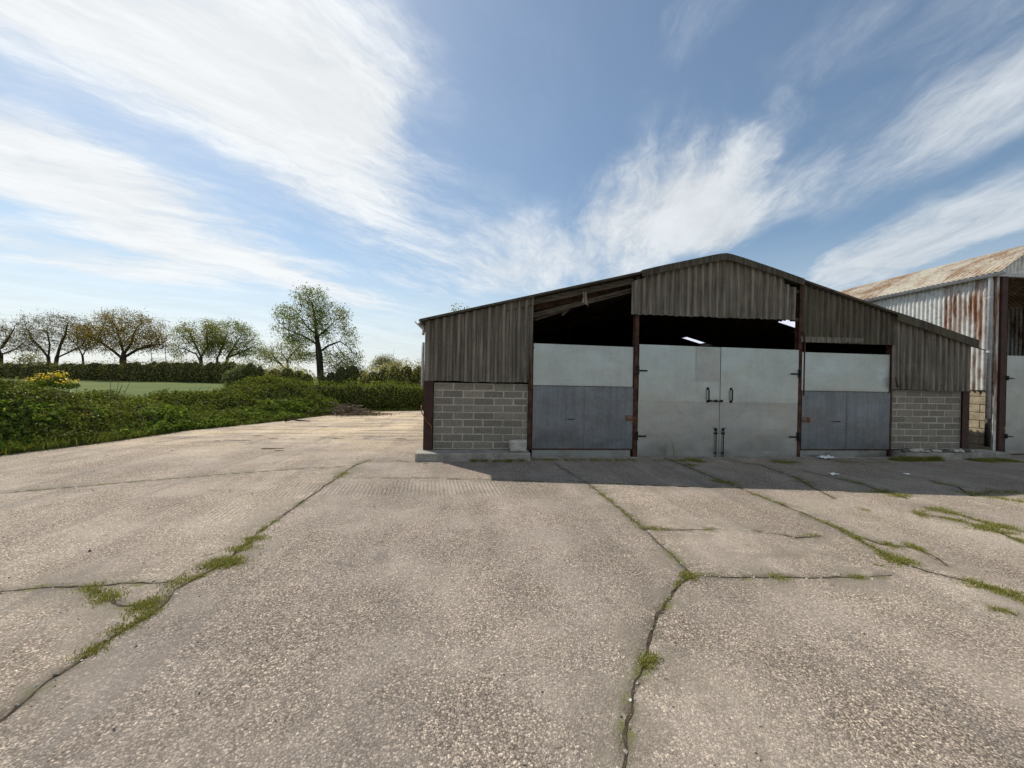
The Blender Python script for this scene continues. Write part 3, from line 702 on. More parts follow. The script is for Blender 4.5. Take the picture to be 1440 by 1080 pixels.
# gable cladding
cy = FY-.075
mb = corr_panel(-1.11, 1.27, lambda x: 1.69, lambda x: zroof(x)-.05, cy, seed=1, ragged=.012)
bolts(mb, [-1.05, -.78, -.6, -.31, .02, .38, .72, .98, 1.2], 1.80, cy-.03); bolts(mb, [-.8, -.05, .7], 2.55, cy-.03)
mb.build('gable_cladding', M['clad'], barn)
corr_panel(3.565, 7.62, lambda x: 3.305, lambda x: min(zroof(x)-.05, 4.07+.32*(x-3.565), 4.07+.32*(7.62-x)) if x < 3.85 or x > 7.33 else zroof(x)-.06, cy-.032, seed=5, pitch=.178, ragged=.012).build('gable_cladding', M['clad'], barn)
corr_panel(7.82, 10.30, lambda x: 2.80, lambda x: zroof(x)-.05, cy, seed=9, pitch=.15, amp=.028).build('gable_cladding', M['clad_dark'], barn)
mb = corr_panel(10.30, 12.47, lambda x: 1.69, lambda x: zroof(x)-.06, cy-.012, seed=12)
bolts(mb, [10.5, 10.9, 11.25, 11.6, 12.0, 12.3], 1.82, cy-.045)
mb.build('gable_cladding', M['clad'], barn)
corr_panel(7.83, 9.45, lambda x: 2.805, lambda x: 2.93, cy-.022, seed=15, pitch=.15, amp=.02, nz=3).build('cladding_strip', M['clad'], barn)
# block walls with proud mortar
def block_wall(x0, x1, z0, rows, y, seed):
    r = random.Random(seed); mb = MB(); bl, bh = .45, .163
    for k in range(rows):
        x = x0-(k % 2)*bl*.52-.02*seed
        while x < x1:
            a = max(x+.011+r.uniform(-.005, .005), x0+.008); b = min(x+bl-.011+r.uniform(-.005, .005), x1-.008)
            if b-a > .06:
                dy = r.uniform(-.005, .004)
                mb.box(a, b, y-.004+dy, y+.09, z0+k*bh+.011+r.uniform(-.003, .003), z0+(k+1)*bh-.010+r.uniform(-.003, .003))
            x += bl
    w = mb.build('block_wall', M['block'], barn, bevel=.008)
    m2 = MB().box(x0, x1, y, y+.13, z0-.01, z0+rows*bh)
    m2.build('mortar', M['mortar'], w)
block_wall(-.90, 1.20, .19, 9, FY, 1); block_wall(10.34, 12.33, .21, 9, FY, 2)
# plinths
def rough_slab(x0, x1, y0, y1, z0, z1, seed, n=26):
    mb = MB(); vs = []
    for i in range(n+1):
        x = x0+(x1-x0)*i/n; w = lambda q: (float(vnoise(x*3, q, seed))-.5)*.03
        vs += [(x, y0+w(1), z0), (x, y0+.012+w(2), z1-.02+w(3)*.6), (x, y0+.04+w(4), z1+w(5)*.4), (x, y1, z1+w(6)*.3), (x, y1, z0)]
    fs = [tuple(range(5)), tuple(n*5+i for i in range(5))[::-1]]
    for i in range(n):
        for j in range(5): a = i*5+j; b = i*5+(j+1) % 5; fs.append((a, b, b+5, a+5))
    return mb.add(vs, fs)
rough_slab(-1.22, 1.22, FY-.48, FY+.2, -.02, .172, 3).build('plinth', M['plinth'], barn)
rough_slab(10.42, 13.3, FY-.34, FY+.2, -.02, .165, 4).build('plinth', M['plinth'], barn)
rough_slab(1.24, 10.40, FY-.10, FY+.16, -.02, .012, 6, 60).build('threshold', M['plinth'], barn)
# steel posts
def ibeam(x0, x1, y, d, z0, z1, m, name='post', par=barn):
    mb = MB(); mb.box(x0, x1, y, y+.012, z0, z1); mb.box(x0, x1, y+d, y+d+.012, z0, z1); mb.box((x0+x1)/2-.005, (x0+x1)/2+.005, y+.0125, y+d-.0005, z0, z1)
    return mb.build(name, M[m], par)
ibeam(-1.115, -.915, FY-.05, .18, .165, 1.70, 'red_oxide'); ibeam(12.31, 12.50, FY-.05, .18, .16, 1.70, 'red_oxide')
ibeam(1.205, 1.295, FY-.04, .14, .17, 3.40, 'rust_steel')
ibeam(3.672, 3.765, FY-.06, .12, .012, 4.2, 'rust_steel'); ibeam(7.782, 7.872, FY-.06, .12, .012, 4.2, 'rust_steel'); ibeam(10.287, 10.337, FY-.04, .12, .012, 2.82, 'rust_steel')
mb = MB(); mb.tube([(7.885, FY-.11, 1.5), (7.885, FY-.11, 2.96), (7.865, FY-.10, 3.01), (7.83, FY-.09, 3.03)], .016, 8)
mb.build('bent_rod', M['rust_steel'], barn, smooth=True)
mb = MB(); mb.tube([(1.235, FY-.09, 1.55), (1.25, FY-.09, 2.2), (1.305, FY-.09, 2.5)], .012, 6)
mb.build('bent_rod', M['rust_steel'], barn, smooth=True)
mb = MB(); mb.tube([(10.31, FY-.13, 2.0), (10.33, FY-.14, 1.86), (10.37, FY-.14, 1.74)], .014, 6)
mb.build('bent_rod', M['rust_steel'], barn, smooth=True)
mb = MB(); mb.add([(1.20, FY-.085, 1.62), (1.31, FY-.085, 1.5), (1.30, FY-.085, 2.32), (1.27, FY-.085, 2.30), (1.20, FY-.077, 1.62), (1.31, FY-.077, 1.5), (1.30, FY-.077, 2.32), (1.27, FY-.077, 2.30)],
                  [(0, 1, 2, 3), (4, 7, 6, 5), (0, 4, 5, 1), (1, 5, 6, 2), (2, 6, 7, 3), (3, 7, 4, 0)]); mb.build('post_bracket', M['rust_steel'], barn)
# sheeted side bays: upper sheet, lower gate, kick board
def sheet(x0, x1, y, zbl, zbr, ztl, ztr, th=.012, seed=0, dent=.006):
    nx, nz = 14, 10; vs = []
    for i in range(nx+1):
        f = i/nx
        for j in range(nz+1):
            g_ = j/nz; zb = zbl+(zbr-zbl)*f; zt = ztl+(ztr-ztl)*f
            e = min(f, 1-f, g_, 1-g_)
            vs.append((x0+(x1-x0)*f, y+dent*2*(float(vnoise(f*3+seed, g_*2.4, seed))-.5)*min(1, e*8), zb+(zt-zb)*g_))
    m = len(vs); bk = [(a, b+th, c) for a, b, c in vs]; w = nz+1; fs = []
    for i in range(nx):
        for j in range(nz):
            a = i*w+j; fs.append((a, a+w, a+w+1, a+1)); fs.append((m+a, m+a+1, m+a+w+1, m+a+w))
        for j in (0, nz): a = i*w+j; fs.append((a, m+a, m+a+w, a+w))
    for i in (0, nx):
        for j in range(nz): a = i*w+j; fs.append((a, a+1, m+a+1, m+a))
    return MB().add(vs, []) .add(bk, []) if False else MB().add(vs+bk, fs)
def rivets(mb, pts, y, r=.006):
    for x, z in pts: mb.tube([(x, y+.004, z), (x, y-.004, z)], r, 6)
def bay(x0, x1, ztl, ztr, zs, latch_x, seams, slot):
    u = sheet(x0, x1, FY-.015, zs-.02, zs-.02, ztl, ztr, seed=int(x0*7)).build('upper_panel', M['galv_pale'], barn)
    gte = tag(empty('lower_gate'), None); gte.parent = barn
    xs_ = [x0]+seams+[x1]
    for i in range(len(xs_)-1):
        q = sheet(xs_[i]+.001, xs_[i+1]-.001, FY-.04-(i % 2)*.004, .205, .205, zs, zs-.01, seed=i+int(x0), dent=.009)
        rivets(q, [((xs_[i+1]-.014 if i == 0 else xs_[i]+.014), .25+.085*k) for k in range(16)], FY-.05)
        rivets(q, [(xs_[i]+.04+k*(xs_[i+1]-xs_[i]-.08)/7, zs-.03) for k in range(8)], FY-.05)
        q.build('gate_sheet', M['galv_dark'], gte)
    mb = MB(); mb.box(x0+.0, x1, FY-.046, FY-.02, .172, .202); mb.box(x0-.012, x0-.002, FY-.05, FY-.02, .18, zs); mb.box(x1+.001, x1+.011, FY-.05, FY-.02, .18, zs)
    mb.box(x0, x1, FY-.05, FY-.026, zs+.001, zs+.014)
    mb.build('gate_frame', M['rust_steel'], gte)
    mb = MB(); mb.box(slot-.02, slot+.13, FY-.053, FY-.043, .865, .885); mb.box(slot-.09, slot-.06, FY-.053, FY-.043, .865, .882)
    mb.build('gate_slot', M['iron'], gte)
    s = 1 if latch_x < x0+.5 else -1
    mb = MB(); mb.box(latch_x-.09, latch_x+.09, FY-.066, FY-.05, .85, .875); mb.box(latch_x-.09, latch_x+.07, FY-.068, FY-.05, .955, .975)
    mb.box(latch_x+s*.07-.02, latch_x+s*.07+.02, FY-.07, FY-.05, .85, .975); mb.tube([(latch_x-s*.13, FY-.08, .905), (latch_x+s*.05, FY-.08, .905)], .014, 8)
    mb.build('gate_latch', M['rust_bright'], gte, bevel=.003)
    MB().box(x0, x1-.03, FY-.012, FY+.006, .0125, .165).build('kick_board', M['galv_pale'], barn)
bay(1.315, 3.66, 2.59, 2.565, 1.625, 3.60, [2.51], 2.15)
bay(7.905, 10.275, 2.56, 2.55, 1.61, 8.03, [9.10], 8.80)
# the pair of tall doors
def door(x0, x1, ztl, ztr, seam, hinge_left, patch=None):
    d = empty('door'); d.parent = barn; y = FY-.07
    sheet(x0, x1, y, .018, .018, seam+.03, seam+.03, th=.02, seed=int(x0*3)+1, dent=.007).build('door_sheet', M['galv_door'], d)
    sheet(x0+.002, x1-.002, y-.006, seam, seam-.004, ztl, ztr, th=.005, seed=int(x0*3)+2, dent=.004).build('door_sheet', M['galv_pale'], d)
    MB().box(x0+.01, x1-.01, y+.021, y+.05, seam, ztl-.05).build('door_frame', M['rust_steel'], d)
    if patch: sheet(*patch[:2], y-.012, patch[2], patch[2], patch[3], patch[3]+.002, th=.004, seed=77, dent=.002).build('patch_sheet', M['galv_door'], d)
    hx = x0 if hinge_left else x1; s = -1 if hinge_left else 1
    for z in (2.02, .50):
        mb = MB(); mb.box(min(hx-s*.20, hx+s*.02), max(hx-s*.20, hx+s*.02), y-.026, y-.013, z-.018, z+.018); mb.tube([(hx+s*.03, y-.03, z-.09), (hx+s*.03, y-.03, z+.11)], .03, 10)
        mb.tube([(hx-s*.19, y-.04, z), (hx-s*.05, y-.03, z)], [.008, .02], 8); mb.build('hinge', M['iron'], d, smooth=False)
    inner = x1 if hinge_left else x0; t_ = -1 if hinge_left else 1
    hx2 = inner+t_*(.30 if hinge_left else .27)
    mb = MB(); mb.tube([(hx2, y-.012, 1.62), (hx2, y-.055, 1.60), (hx2, y-.055, 1.36), (hx2, y-.012, 1.34)], .017, 8)
    mb.box(hx2-.03, hx2+.03, y-.016, y-.007, 1.60, 1.66); mb.box(hx2-.03, hx2+.03, y-.016, y-.007, 1.30, 1.36)
    mb.build('handle', M['iron'], d, bevel=.002)
    bx = inner+t_*.085
    mb = MB(); mb.tube([(bx, y-.035, .02), (bx, y-.035, .70), (bx+t_*.05, y-.05, .71)], .012, 8)
    mb.box(bx-.04, bx+.04, y-.03, y-.012, .56, .60); mb.box(bx-.025, bx+.025, y-.03, y-.012, .64, .70); mb.box(bx-.03, bx+.03, y-.03, y-.012, .10, .13)
    mb.build('floor_bolt', M['iron'], d)
    if hinge_left:
        mb = MB(); mb.tube([(x1-.29, y-.035, 1.345), (x1+.06, y-.035, 1.335)], .014, 8)
        for q in (-.25, -.10, .04): mb.box(x1+q-.02, x1+q+.02, y-.05, y-.012, 1.315, 1.37)
        mb.build('slide_bolt', M['iron'], d)
    return d
door(3.775, 5.768, 2.63, 2.61, 1.32, True, (5.16, 5.755, 1.80, 2.605))
door(5.78, 7.768, 2.615, 2.60, 1.32, False)
# exposed timber and steel behind the missing cladding of the left bay
mb = MB(); mb.beam((1.25, FY+.10, zroof(1.25)-.42), (3.75, FY+.10, zroof(3.75)-.33), .06, .11); mb.build('rafter', M['timber'], barn)
mb = MB(); mb.beam((1.28, FY-.02, zroof(1.28)-.13), (3.62, FY-.02, zroof(3.62)-.14), .05, .13); mb.build('verge_rail', M['timber'], barn)
mb = MB(); mb.beam((1.35, FY+.16, zroof(1.35)-.52), (2.15, FY+.16, zroof(2.15)-.44), .05, .05); mb.beam((2.75, FY+.05, zroof(2.75)-.35), (3.6, FY+.05, zroof(3.6)-.31), .04, .04)
mb.beam((2.0, FY+.2, zroof(2.0)-.55), (2.35, FY+.14, zroof(2.35)-.30), .05, .05); mb.build('brace', M['timber'], barn)
mb = MB(); tx = 2.44
mb.add([(tx-.04, FY-.10, zroof(tx)-.16), (tx+.05, FY-.10, zroof(tx)-.15), (tx+.06, FY-.12, zroof(tx)-.32), (tx+.10, FY-.13, zroof(tx)-.50), (tx+.05, FY-.12, zroof(tx)-.45), (tx-.06, FY-.11, zroof(tx)-.40), (tx-.02, FY-.10, zroof(tx)-.28)]
       + [(tx-.04, FY-.088, zroof(tx)-.16), (tx+.05, FY-.088, zroof(tx)-.15), (tx+.06, FY-.108, zroof(tx)-.32), (tx+.10, FY-.118, zroof(tx)-.50), (tx+.05, FY-.108, zroof(tx)-.45), (tx-.06, FY-.098, zroof(tx)-.40), (tx-.02, FY-.088, zroof(tx)-.28)],
       [tuple(range(7)), tuple(range(13, 6, -1))]+[(i, (i+1) % 7, 7+(i+1) % 7, 7+i) for i in range(7)])
tag(mb.build('torn_sheet', M['clad'], barn), 'torn scrap of cladding hanging in the open left bay')
# structure inside: steel frames and purlins
for q in (.25, 6.5, 12.7, 18.6):
    mb = MB()
    for s, xe in ((-1, XL+.1), (1, XE-.1)): mb.beam((xe, FY+q, zroof(xe)-.2), (XR, FY+q, ZR-.2), .1, .2)
    mb.build('rafter', M['rust_steel'], barn)
    if q > 1:
        for x in (1.25, 3.72, 7.82, 10.31): MB().box(x-.05, x+.05, FY+q-.06, FY+q+.06, 0.004, zroof(x)-.25).build('post', M['rust_steel'], barn)
for x in (-.9, .4, 1.9, 3.4, 4.9, 6.8, 8.3, 9.8, 11.3, 12.35):
    for q in rl:
        if q[0]-.06 < x < q[1]+.06: x = q[0]-.07 if x < (q[0]+q[1])/2 else q[1]+.07
    MB().box(x-.035, x+.035, FY+.02, FY+DEPTH-.05, zroof(x)-.135, zroof(x)-.035).build('purlin', M['timber'], barn)
MB().box(7.60, 7.84, FY-.03, FY+.03, 3.30, 3.38).build('rail', M['timber'], barn)
MB().box(7.61, 7.83, FY-.02, FY+.04, 3.98, 4.06).build('rail', M['timber'], barn)
# sides and back
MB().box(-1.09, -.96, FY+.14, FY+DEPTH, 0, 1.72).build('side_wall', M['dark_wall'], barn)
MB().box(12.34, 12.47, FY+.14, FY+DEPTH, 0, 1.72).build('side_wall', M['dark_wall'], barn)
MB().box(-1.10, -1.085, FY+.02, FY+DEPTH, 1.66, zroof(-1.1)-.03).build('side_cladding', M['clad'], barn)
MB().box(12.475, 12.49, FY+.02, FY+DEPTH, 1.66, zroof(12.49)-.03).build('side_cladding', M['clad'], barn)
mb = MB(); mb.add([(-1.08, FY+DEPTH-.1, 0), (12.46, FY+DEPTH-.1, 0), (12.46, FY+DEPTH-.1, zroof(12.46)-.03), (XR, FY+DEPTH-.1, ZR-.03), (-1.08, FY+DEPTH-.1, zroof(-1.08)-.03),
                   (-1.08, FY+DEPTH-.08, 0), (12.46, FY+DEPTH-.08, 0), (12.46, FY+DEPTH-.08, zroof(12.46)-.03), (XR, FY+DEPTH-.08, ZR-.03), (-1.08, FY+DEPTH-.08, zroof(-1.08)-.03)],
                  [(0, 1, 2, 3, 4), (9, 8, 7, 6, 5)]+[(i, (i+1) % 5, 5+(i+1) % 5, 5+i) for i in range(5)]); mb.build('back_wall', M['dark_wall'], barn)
# left eave gutter and downpipe
mb = MB(); r_ = .06; n = 9
prof = [(XL-.10+r_*math.cos(math.pi+i*math.pi/(n-1)), zroof(XL)-.05+r_*math.sin(math.pi+i*math.pi/(n-1))) for i in range(n)]
prof += [(x*.0+XL-.10+(r_-.008)*math.cos(math.pi*2-i*math.pi/(n-1)), zroof(XL)-.05+(r_-.008)*math.sin(math.pi*2-i*math.pi/(n-1))) for i in range(n)]
k = len(prof); mb.add([(x, FY-.2, z) for x, z in prof]+[(x, FY+DEPTH, z) for x, z in prof], [tuple(range(k)), tuple(range(2*k-1, k-1, -1))]+[(i, (i+1) % k, k+(i+1) % k, k+i) for i in range(k)])
mb.build('gutter', M['pvc'], barn)
mb = MB(); mb.tube([(-1.17, FY+.10, 1.55), (-1.17, FY+.10, 2.55)], .035, 10); mb.tube([(-1.2, FY+.02, 2.93), (-1.15, FY+.05, 2.85), (-1.17, FY+.10, 2.72)], .03, 8); mb.build('downpipe', M['pvc'], barn, smooth=True)
mb = MB(); mb.tube([(-1.17, FY-.02, 1.15), (-1.15, FY-.08, 1.0), (-1.05, FY-.09, .82), (-.95, FY-.075, .72), (-.93, FY-.07, .62)], .012, 6); mb.build('rusty_hook', M['rust_bright'], barn, smooth=True)

# ------------------------------------------------------------------ small things by the barn
def rock(name, c, s, seed, m, lab, cat, grp=None, boxy=.5, rot=0):
    bm = bmesh.new(); bmesh.ops.create_cube(bm, size=1); bmesh.ops.subdivide_edges(bm, edges=bm.edges, cuts=4, use_grid_fill=True)
    for v in bm.verts:
        p = v.co.copy(); q = p.normalized()*.62; p = p*boxy+q*(1-boxy)
        k = 1+.16*(float(vnoise(p.x*3+seed, p.y*3+p.z*2.3, seed))-.5)*2
        v.co = Vector((p.x*s[0]*k, p.y*s[1]*k, p.z*s[2]*k))
    zmin = min(v.co.z for v in bm.verts)
    for v in bm.verts: v.co.z -= zmin
    me = bpy.data.meshes.new(name); bm.to_mesh(me); bm.free()
    o = link(name, me, M[m], smooth=True); o.location = c; o.rotation_euler.z = rot; return tag(o, lab, cat, grp)
rock('concrete_block', (.97, FY-.24, .172), (.37, .20, .25), 3, 'stone', 'rough pale concrete block resting on the plinth in front of the block wall', 'block', boxy=.85, rot=.06)
rr_ = random.Random(5)
for i in range(26):
    x = 10.5+rr_.random()**1.3*1.9; s = rr_.uniform(.03, .10)
    rock('rubble_stone', (x, FY-.28+rr_.uniform(0, .22), .168), (s*1.7, s*1.2, s*.7), 20+i, 'stone' if i % 3 else 'dark_wall', 'small broken stone in the rubble lying along the barn plinth', 'stone', 'rubble on the plinth', .5, rr_.uniform(0, 3))
def crumpled(name, c, s, seed, lab, cat, grp=None):
    bm = bmesh.new(); bmesh.ops.create_grid(bm, x_segments=9, y_segments=9, size=.5)
    for v in bm.verts:
        x, y = v.co.x, v.co.y; v.co = Vector((x*s*(1+.4*float(vnoise(x*4, y*4, seed))), y*s*.8, s*.5*float(fbm(x*5+seed, y*5, seed))*(1-1.2*(x*x+y*y))))
    me = bpy.data.meshes.new(name); bm.to_mesh(me); bm.free()
    o = link(name, me, M['litter']); sd = o.modifiers.new('t', 'SOLIDIFY'); sd.thickness = .004; o.location = c; return tag(o, lab, cat, grp)
x, y = G(1146, 646); crumpled('crumpled_bag', (8.42, 8.50, .004), .26, 3, 'white crumpled plastic bag by the threshold of the right door bay', 'bag')
for i, (px_, py_, s, lab) in enumerate([(1172, 668, .13, 'white scrap of litter on the shaded concrete, left one of the two'), (1276, 668, .10, 'white scrap of litter on the shaded concrete, right one of the two')]):
    x, y = G(px_, py_); crumpled('litter', (x, y, .006), s, 9+i, lab, 'litter')
for i, (px_, h, lab) in enumerate([(935, .33, 'dry weed stalk in front of the tall left door, left of a pair'), (947, .40, 'dry weed stalk in front of the tall left door, right and taller of a pair')]):
    x, y = G(px_, 647); w = tag(empty('weed', (x, y, 0)), lab, 'weed'); rs = random.Random(i)
    mb = MB(); mb.tube([(0, 0, 0), (.01, 0, h*.5), (-.01-.02*i, .01, h)], [.006, .005, .002], 5)
    for k in range(7):
        z = h*(.25+.1*k); a_ = rs.uniform(0, 6.28); mb.tube([(0, 0, z), (.05*math.cos(a_), .05*math.sin(a_), z+.05)], [.003, .001], 4)
    mb.build('stem', M['twig'], w)
    lv = []
    for k in range(16):
        z = h*rs.uniform(.2, 1); a_ = rs.uniform(0, 6.28); q = rs.uniform(.02, .055); lv.append((q*math.cos(a_), q*math.sin(a_), z))
    mb = MB()
    for p in lv:
        mb.add([p, (p[0]+.012, p[1]+.004, p[2]+.012), (p[0]+.02*math.copysign(1, p[0]), p[1], p[2]+.02), (p[0]-.004, p[1]+.008, p[2]+.014)], [(0, 1, 2, 3)])
    mb.build('leaves', M['grass'], w)

# ------------------------------------------------------------------ the taller round-roofed barn on the right
QY = 9.05; WX = 13.80; QD = 20.0; QW = 7.2; EZ = 4.78
db = tag(empty('round_roofed_barn'), 'taller barn with a rusty curved tin roof and rust-streaked corrugated tin side', 'barn')
half = QW/2+.2; a0 = R(38); Rr = half/math.sin(a0); cxr = WX-.2+half; czr = EZ+.05-Rr*math.cos(a0)
mb = MB(); nA = 20; pitch = .127; ny_ = int((QD+.4)/pitch*5); vs = []
for i in range(nA+1):
    th = -a0+2*a0*i/nA
    for j in range(ny_+1):
        yy = QY-.2+(QD+.4)*j/ny_; rr2 = Rr+.016*math.cos(2*math.pi*j/5)+.012*(float(vnoise(yy*.9, i*.35, 4))-.5)
        vs.append((cxr+rr2*math.sin(th), yy, czr+rr2*math.cos(th)))
w = ny_+1; fs = [(i*w+j, i*w+j+1, (i+1)*w+j+1, (i+1)*w+j) for i in range(nA) for j in range(ny_)]
ob = mb.add(vs, fs).build('roof', M['tin_roof'], db); sd = ob.modifiers.new('t', 'SOLIDIFY'); sd.thickness = .006; sd.offset = -1
def zarc(x): return czr+math.sqrt(max(0, Rr**2-(x-cxr)**2))
def side_tin(X, y0, y1, z0, z1, pitch=.115, amp=.018, seed=0, sgn=-1):
    mb = MB(); n = int((y1-y0)/pitch*8); vs = []; nz = 6
    for i in range(n+1):
        Y = y0+(y1-y0)*i/n; k = int((Y-y0)/.93); dz = (float(_hash(np.int64(k), np.int64(3), seed))-.5)*.05
        for j in range(nz):
            vs.append((X+sgn*amp*math.cos(2*math.pi*(Y-y0)/pitch)+(k % 2)*.006+.012*(float(vnoise(Y*.8, j*.7, seed))-.5), Y, z0+dz*(j == 0)+(z1-z0)*j/(nz-1)))
    mb.add(vs, [(i*nz+j, (i+1)*nz+j, (i+1)*nz+j+1, i*nz+j+1) for i in range(n) for j in range(nz-1)])
    return mb
ob = side_tin(WX, QY+.02, QY+QD, 1.73, zarc(WX)-.04, seed=2).build('side_wall', M['tin_wall'], db); sd = ob.modifiers.new('t', 'SOLIDIFY'); sd.thickness = .004
ob = side_tin(WX+QW, QY+.02, QY+QD, .3, zarc(WX+QW)-.04, seed=5).build('side_wall', M['tin_wall'], db); sd = ob.modifiers.new('t', 'SOLIDIFY'); sd.thickness = .004
M['old_block'] = m_simple('old blockwork', (.26, .225, .165), (.40, .345, .25), 5, .95, .5, .01, spec=.15)
mb = MB(); rs = random.Random(3)
for k in range(8):
    y = QY+.1-(k % 2)*.23
    while y < QY+QD:
        mb.box(WX+.03+rs.uniform(-.004, .004), WX+.12, max(y+.008, QY+.1), y+.45, .0+k*.22+.009, .0+(k+1)*.22-.007); y += .46
mb.build('block_base', M['old_block'], db, bevel=.006)
MB().box(WX+.045, WX+.16, QY+.1, QY+QD, -.01, 1.765).build('mortar', M['dark_wall'], db)
mb = MB(); mb.tube([(WX-.13, QY-.22, EZ+.02), (WX-.13, QY+QD+.2, EZ+.02)], .06, 12); mb.build('gutter', M['pvc'], db, smooth=True)
dp = MB().tube([(WX-.10, QY+.10, EZ-.03), (WX-.06, QY+.10, EZ-.16), (WX-.06, QY+.10, .95)], .047, 14).build('downpipe', M['pvc'], db, smooth=True)
mb = MB(); mb.tube([(WX-.06, QY+.10, .95), (WX-.06, QY+.10, .2)], .05, 14); mb.build('pipe_shoe', M['iron'], dp, smooth=True)
for z in (2.75, 4.2): MB().tube([(WX-.06, QY+.10, z-.03), (WX-.06, QY+.10, z+.03)], .054, 14).build('pipe_clip', M['pvc'], dp)
ibeam(WX+.02, WX+.10, QY+.03, .14, .0, EZ-.02, 'tin_wall', 'corner_trim', db)
mb = MB(); mb.box(WX+.115, WX+.29, QY-.02, QY+.22, .0, EZ-.03); mb.build('post', M['red_oxide'], db, bevel=.008)
MB().box(WX+.115+QW-.4, WX+.29+QW-.4, QY-.02, QY+.22, 0, EZ-.03).build('post', M['red_oxide'], db, bevel=.008)
MB().box(WX-.05, WX+QW, QY-.03, QY+.06, EZ-.03, EZ+.06).build('eave_beam', M['pvc'], db)
ob = corr_panel(WX-.02, WX+QW-.02, lambda x: EZ+.06, lambda x: zarc(x)-.03, QY-.01, pitch=.115, amp=.014, seed=31, th=.004).build('gable_sheet', M['tin_wall'], db)
for i in range(2):
    x0 = WX+.31+i*3.25; d = empty('door'); d.parent = db
    sheet(x0, x0+3.22, QY-.02, .03, .03, 2.65, 2.65, seed=41+i).build('door_sheet', M['galv_door'], d)
    for z in (2.05, .5):
        mb = MB(); mb.tube([(x0-.02, QY-.055, z), (x0+.2, QY-.045, z-.01)], [.022, .010], 8); mb.tube([(x0-.01, QY-.05, z-.06), (x0-.01, QY-.05, z+.06)], .022, 8); mb.build('hinge', M['iron'], d)
mb = MB(); mb.beam((WX+1.2, QY+1.6, 2.6), (WX+.5, QY+2.6, EZ-.1), .06, .06); mb.build('brace', M['rust_steel'], db)
corr_panel(WX+.03, WX+QW-.03, lambda x: 0, lambda x: zarc(x)-.03, QY+QD-.03, pitch=.115, amp=.014, seed=33, th=.004, nz=3).build('back_wall', M['dark_wall'], db)
mb = MB(); mb.tube([(12.72, QY+.3, 3.08), (13.76, QY+.2, 2.80)], .013, 6); tag(mb.build('tie_rail', M['rust_steel']), 'thin iron rail bridging the gap between the two barns', 'rail')
mb = MB(); mb.tube([(12.78, QY+.05, .1), (12.78, QY+.05, 2.75)], .022, 8); tag(mb.build('standing_pole', M['rust_steel']), 'thin dark pole standing in the gap between the two barns', 'pole')

# ------------------------------------------------------------------ leaves and trees
def leaf_mesh(name, P, Nn, size, aspect=.55, droop=.25):
    """folded leaf quads at P lying roughly across the direction Nn"""
    n = len(P); Nn = Nn/(np.linalg.norm(Nn, axis=1)[:, None]+1e-9)
    t = rng.normal(size=(n, 3)); t -= Nn*(t*Nn).sum(1)[:, None]; t /= np.linalg.norm(t, axis=1)[:, None]+1e-9
    s = np.cross(Nn, t); L_ = (size*rng.uniform(.55, 1.35, n))[:, None]; w = L_*aspect*.5
    a = P-t*L_*.5; b = P+s*w+Nn*L_*.10; c = P+t*L_*.5-Nn*L_*droop*.5; d = P-s*w+Nn*L_*.10
    V = np.stack([a, b, c, d], 1).reshape(-1, 3); k = np.arange(n)*4
    F = np.concatenate([np.stack([k, k+1, k+2], -1), np.stack([k, k+2, k+3], -1)]); return np_mesh(name, V, F)

def skeleton(base, trunk, lobes, n_att, step, di, dk, seed, iters=70, extra=()):
    """space colonisation: limbs grow towards points spread through the crown lobes"""
    r = np.random.default_rng(seed); att = []
    vol = np.array([l[3]*l[4]*l[5] for l in lobes])**.8; cnt = (n_att*vol/vol.sum()).astype(int)+8
    for l, c in zip(lobes, cnt):
        d = r.normal(size=(c, 3)); d /= np.linalg.norm(d, axis=1)[:, None]; rad = r.random(c)**(1/3.6)
        att.append(np.array(l[:3])+d*rad[:, None]*np.array(l[3:6]))
    att = np.concatenate(att); nodes = []; par = []
    for stem in trunk:
        stem = [np.array(p, float) for p in stem]; first = True
        for p0, p1 in zip(stem[:-1], stem[1:]):
            m = max(1, int(np.linalg.norm(p1-p0)/step))
            for i in range(m):
                q = p0+(p1-p0)*i/m
                if first:
                    if nodes:
                        j = int(np.argmin([np.linalg.norm(q-x) for x in nodes])); 
                        if np.linalg.norm(q-nodes[j]) < step*1.5: last = j; first = False; continue
                    nodes.append(q); par.append(-1); last = len(nodes)-1; first = False
                else: nodes.append(q); par.append(last); last = len(nodes)-1
        nodes.append(stem[-1]); par.append(last)
    nodes = [n for n in nodes]; pos = np.array(nodes); alive = np.ones(len(att), bool)
    D = np.linalg.norm(att[:, None]-pos[None], axis=2); near = D.argmin(1); nd = D.min(1); par = list(par)
    for it in range(iters):
        act = alive & (nd < di)
        if not act.any(): break
        ids = near[act]; v = att[act]-pos[ids]; v /= np.linalg.norm(v, axis=1)[:, None]+1e-9
        u, inv = np.unique(ids, return_inverse=True); S = np.zeros((len(u), 3)); np.add.at(S, inv, v)
        S = S/(np.linalg.norm(S, axis=1)[:, None]+1e-9)+r.normal(size=S.shape)*.16
        S[:, 2] += .04; S /= np.linalg.norm(S, axis=1)[:, None]
        new = pos[u]+S*step; o_ = len(pos); pos = np.concatenate([pos, new]); par += list(u)
        D = np.linalg.norm(att[:, None]-new[None], axis=2); m = D.argmin(1); md = D.min(1)
        b = md < nd; nd[b] = md[b]; near[b] = m[b]+o_; alive &= ~(nd < dk)
    return pos, np.array(par)

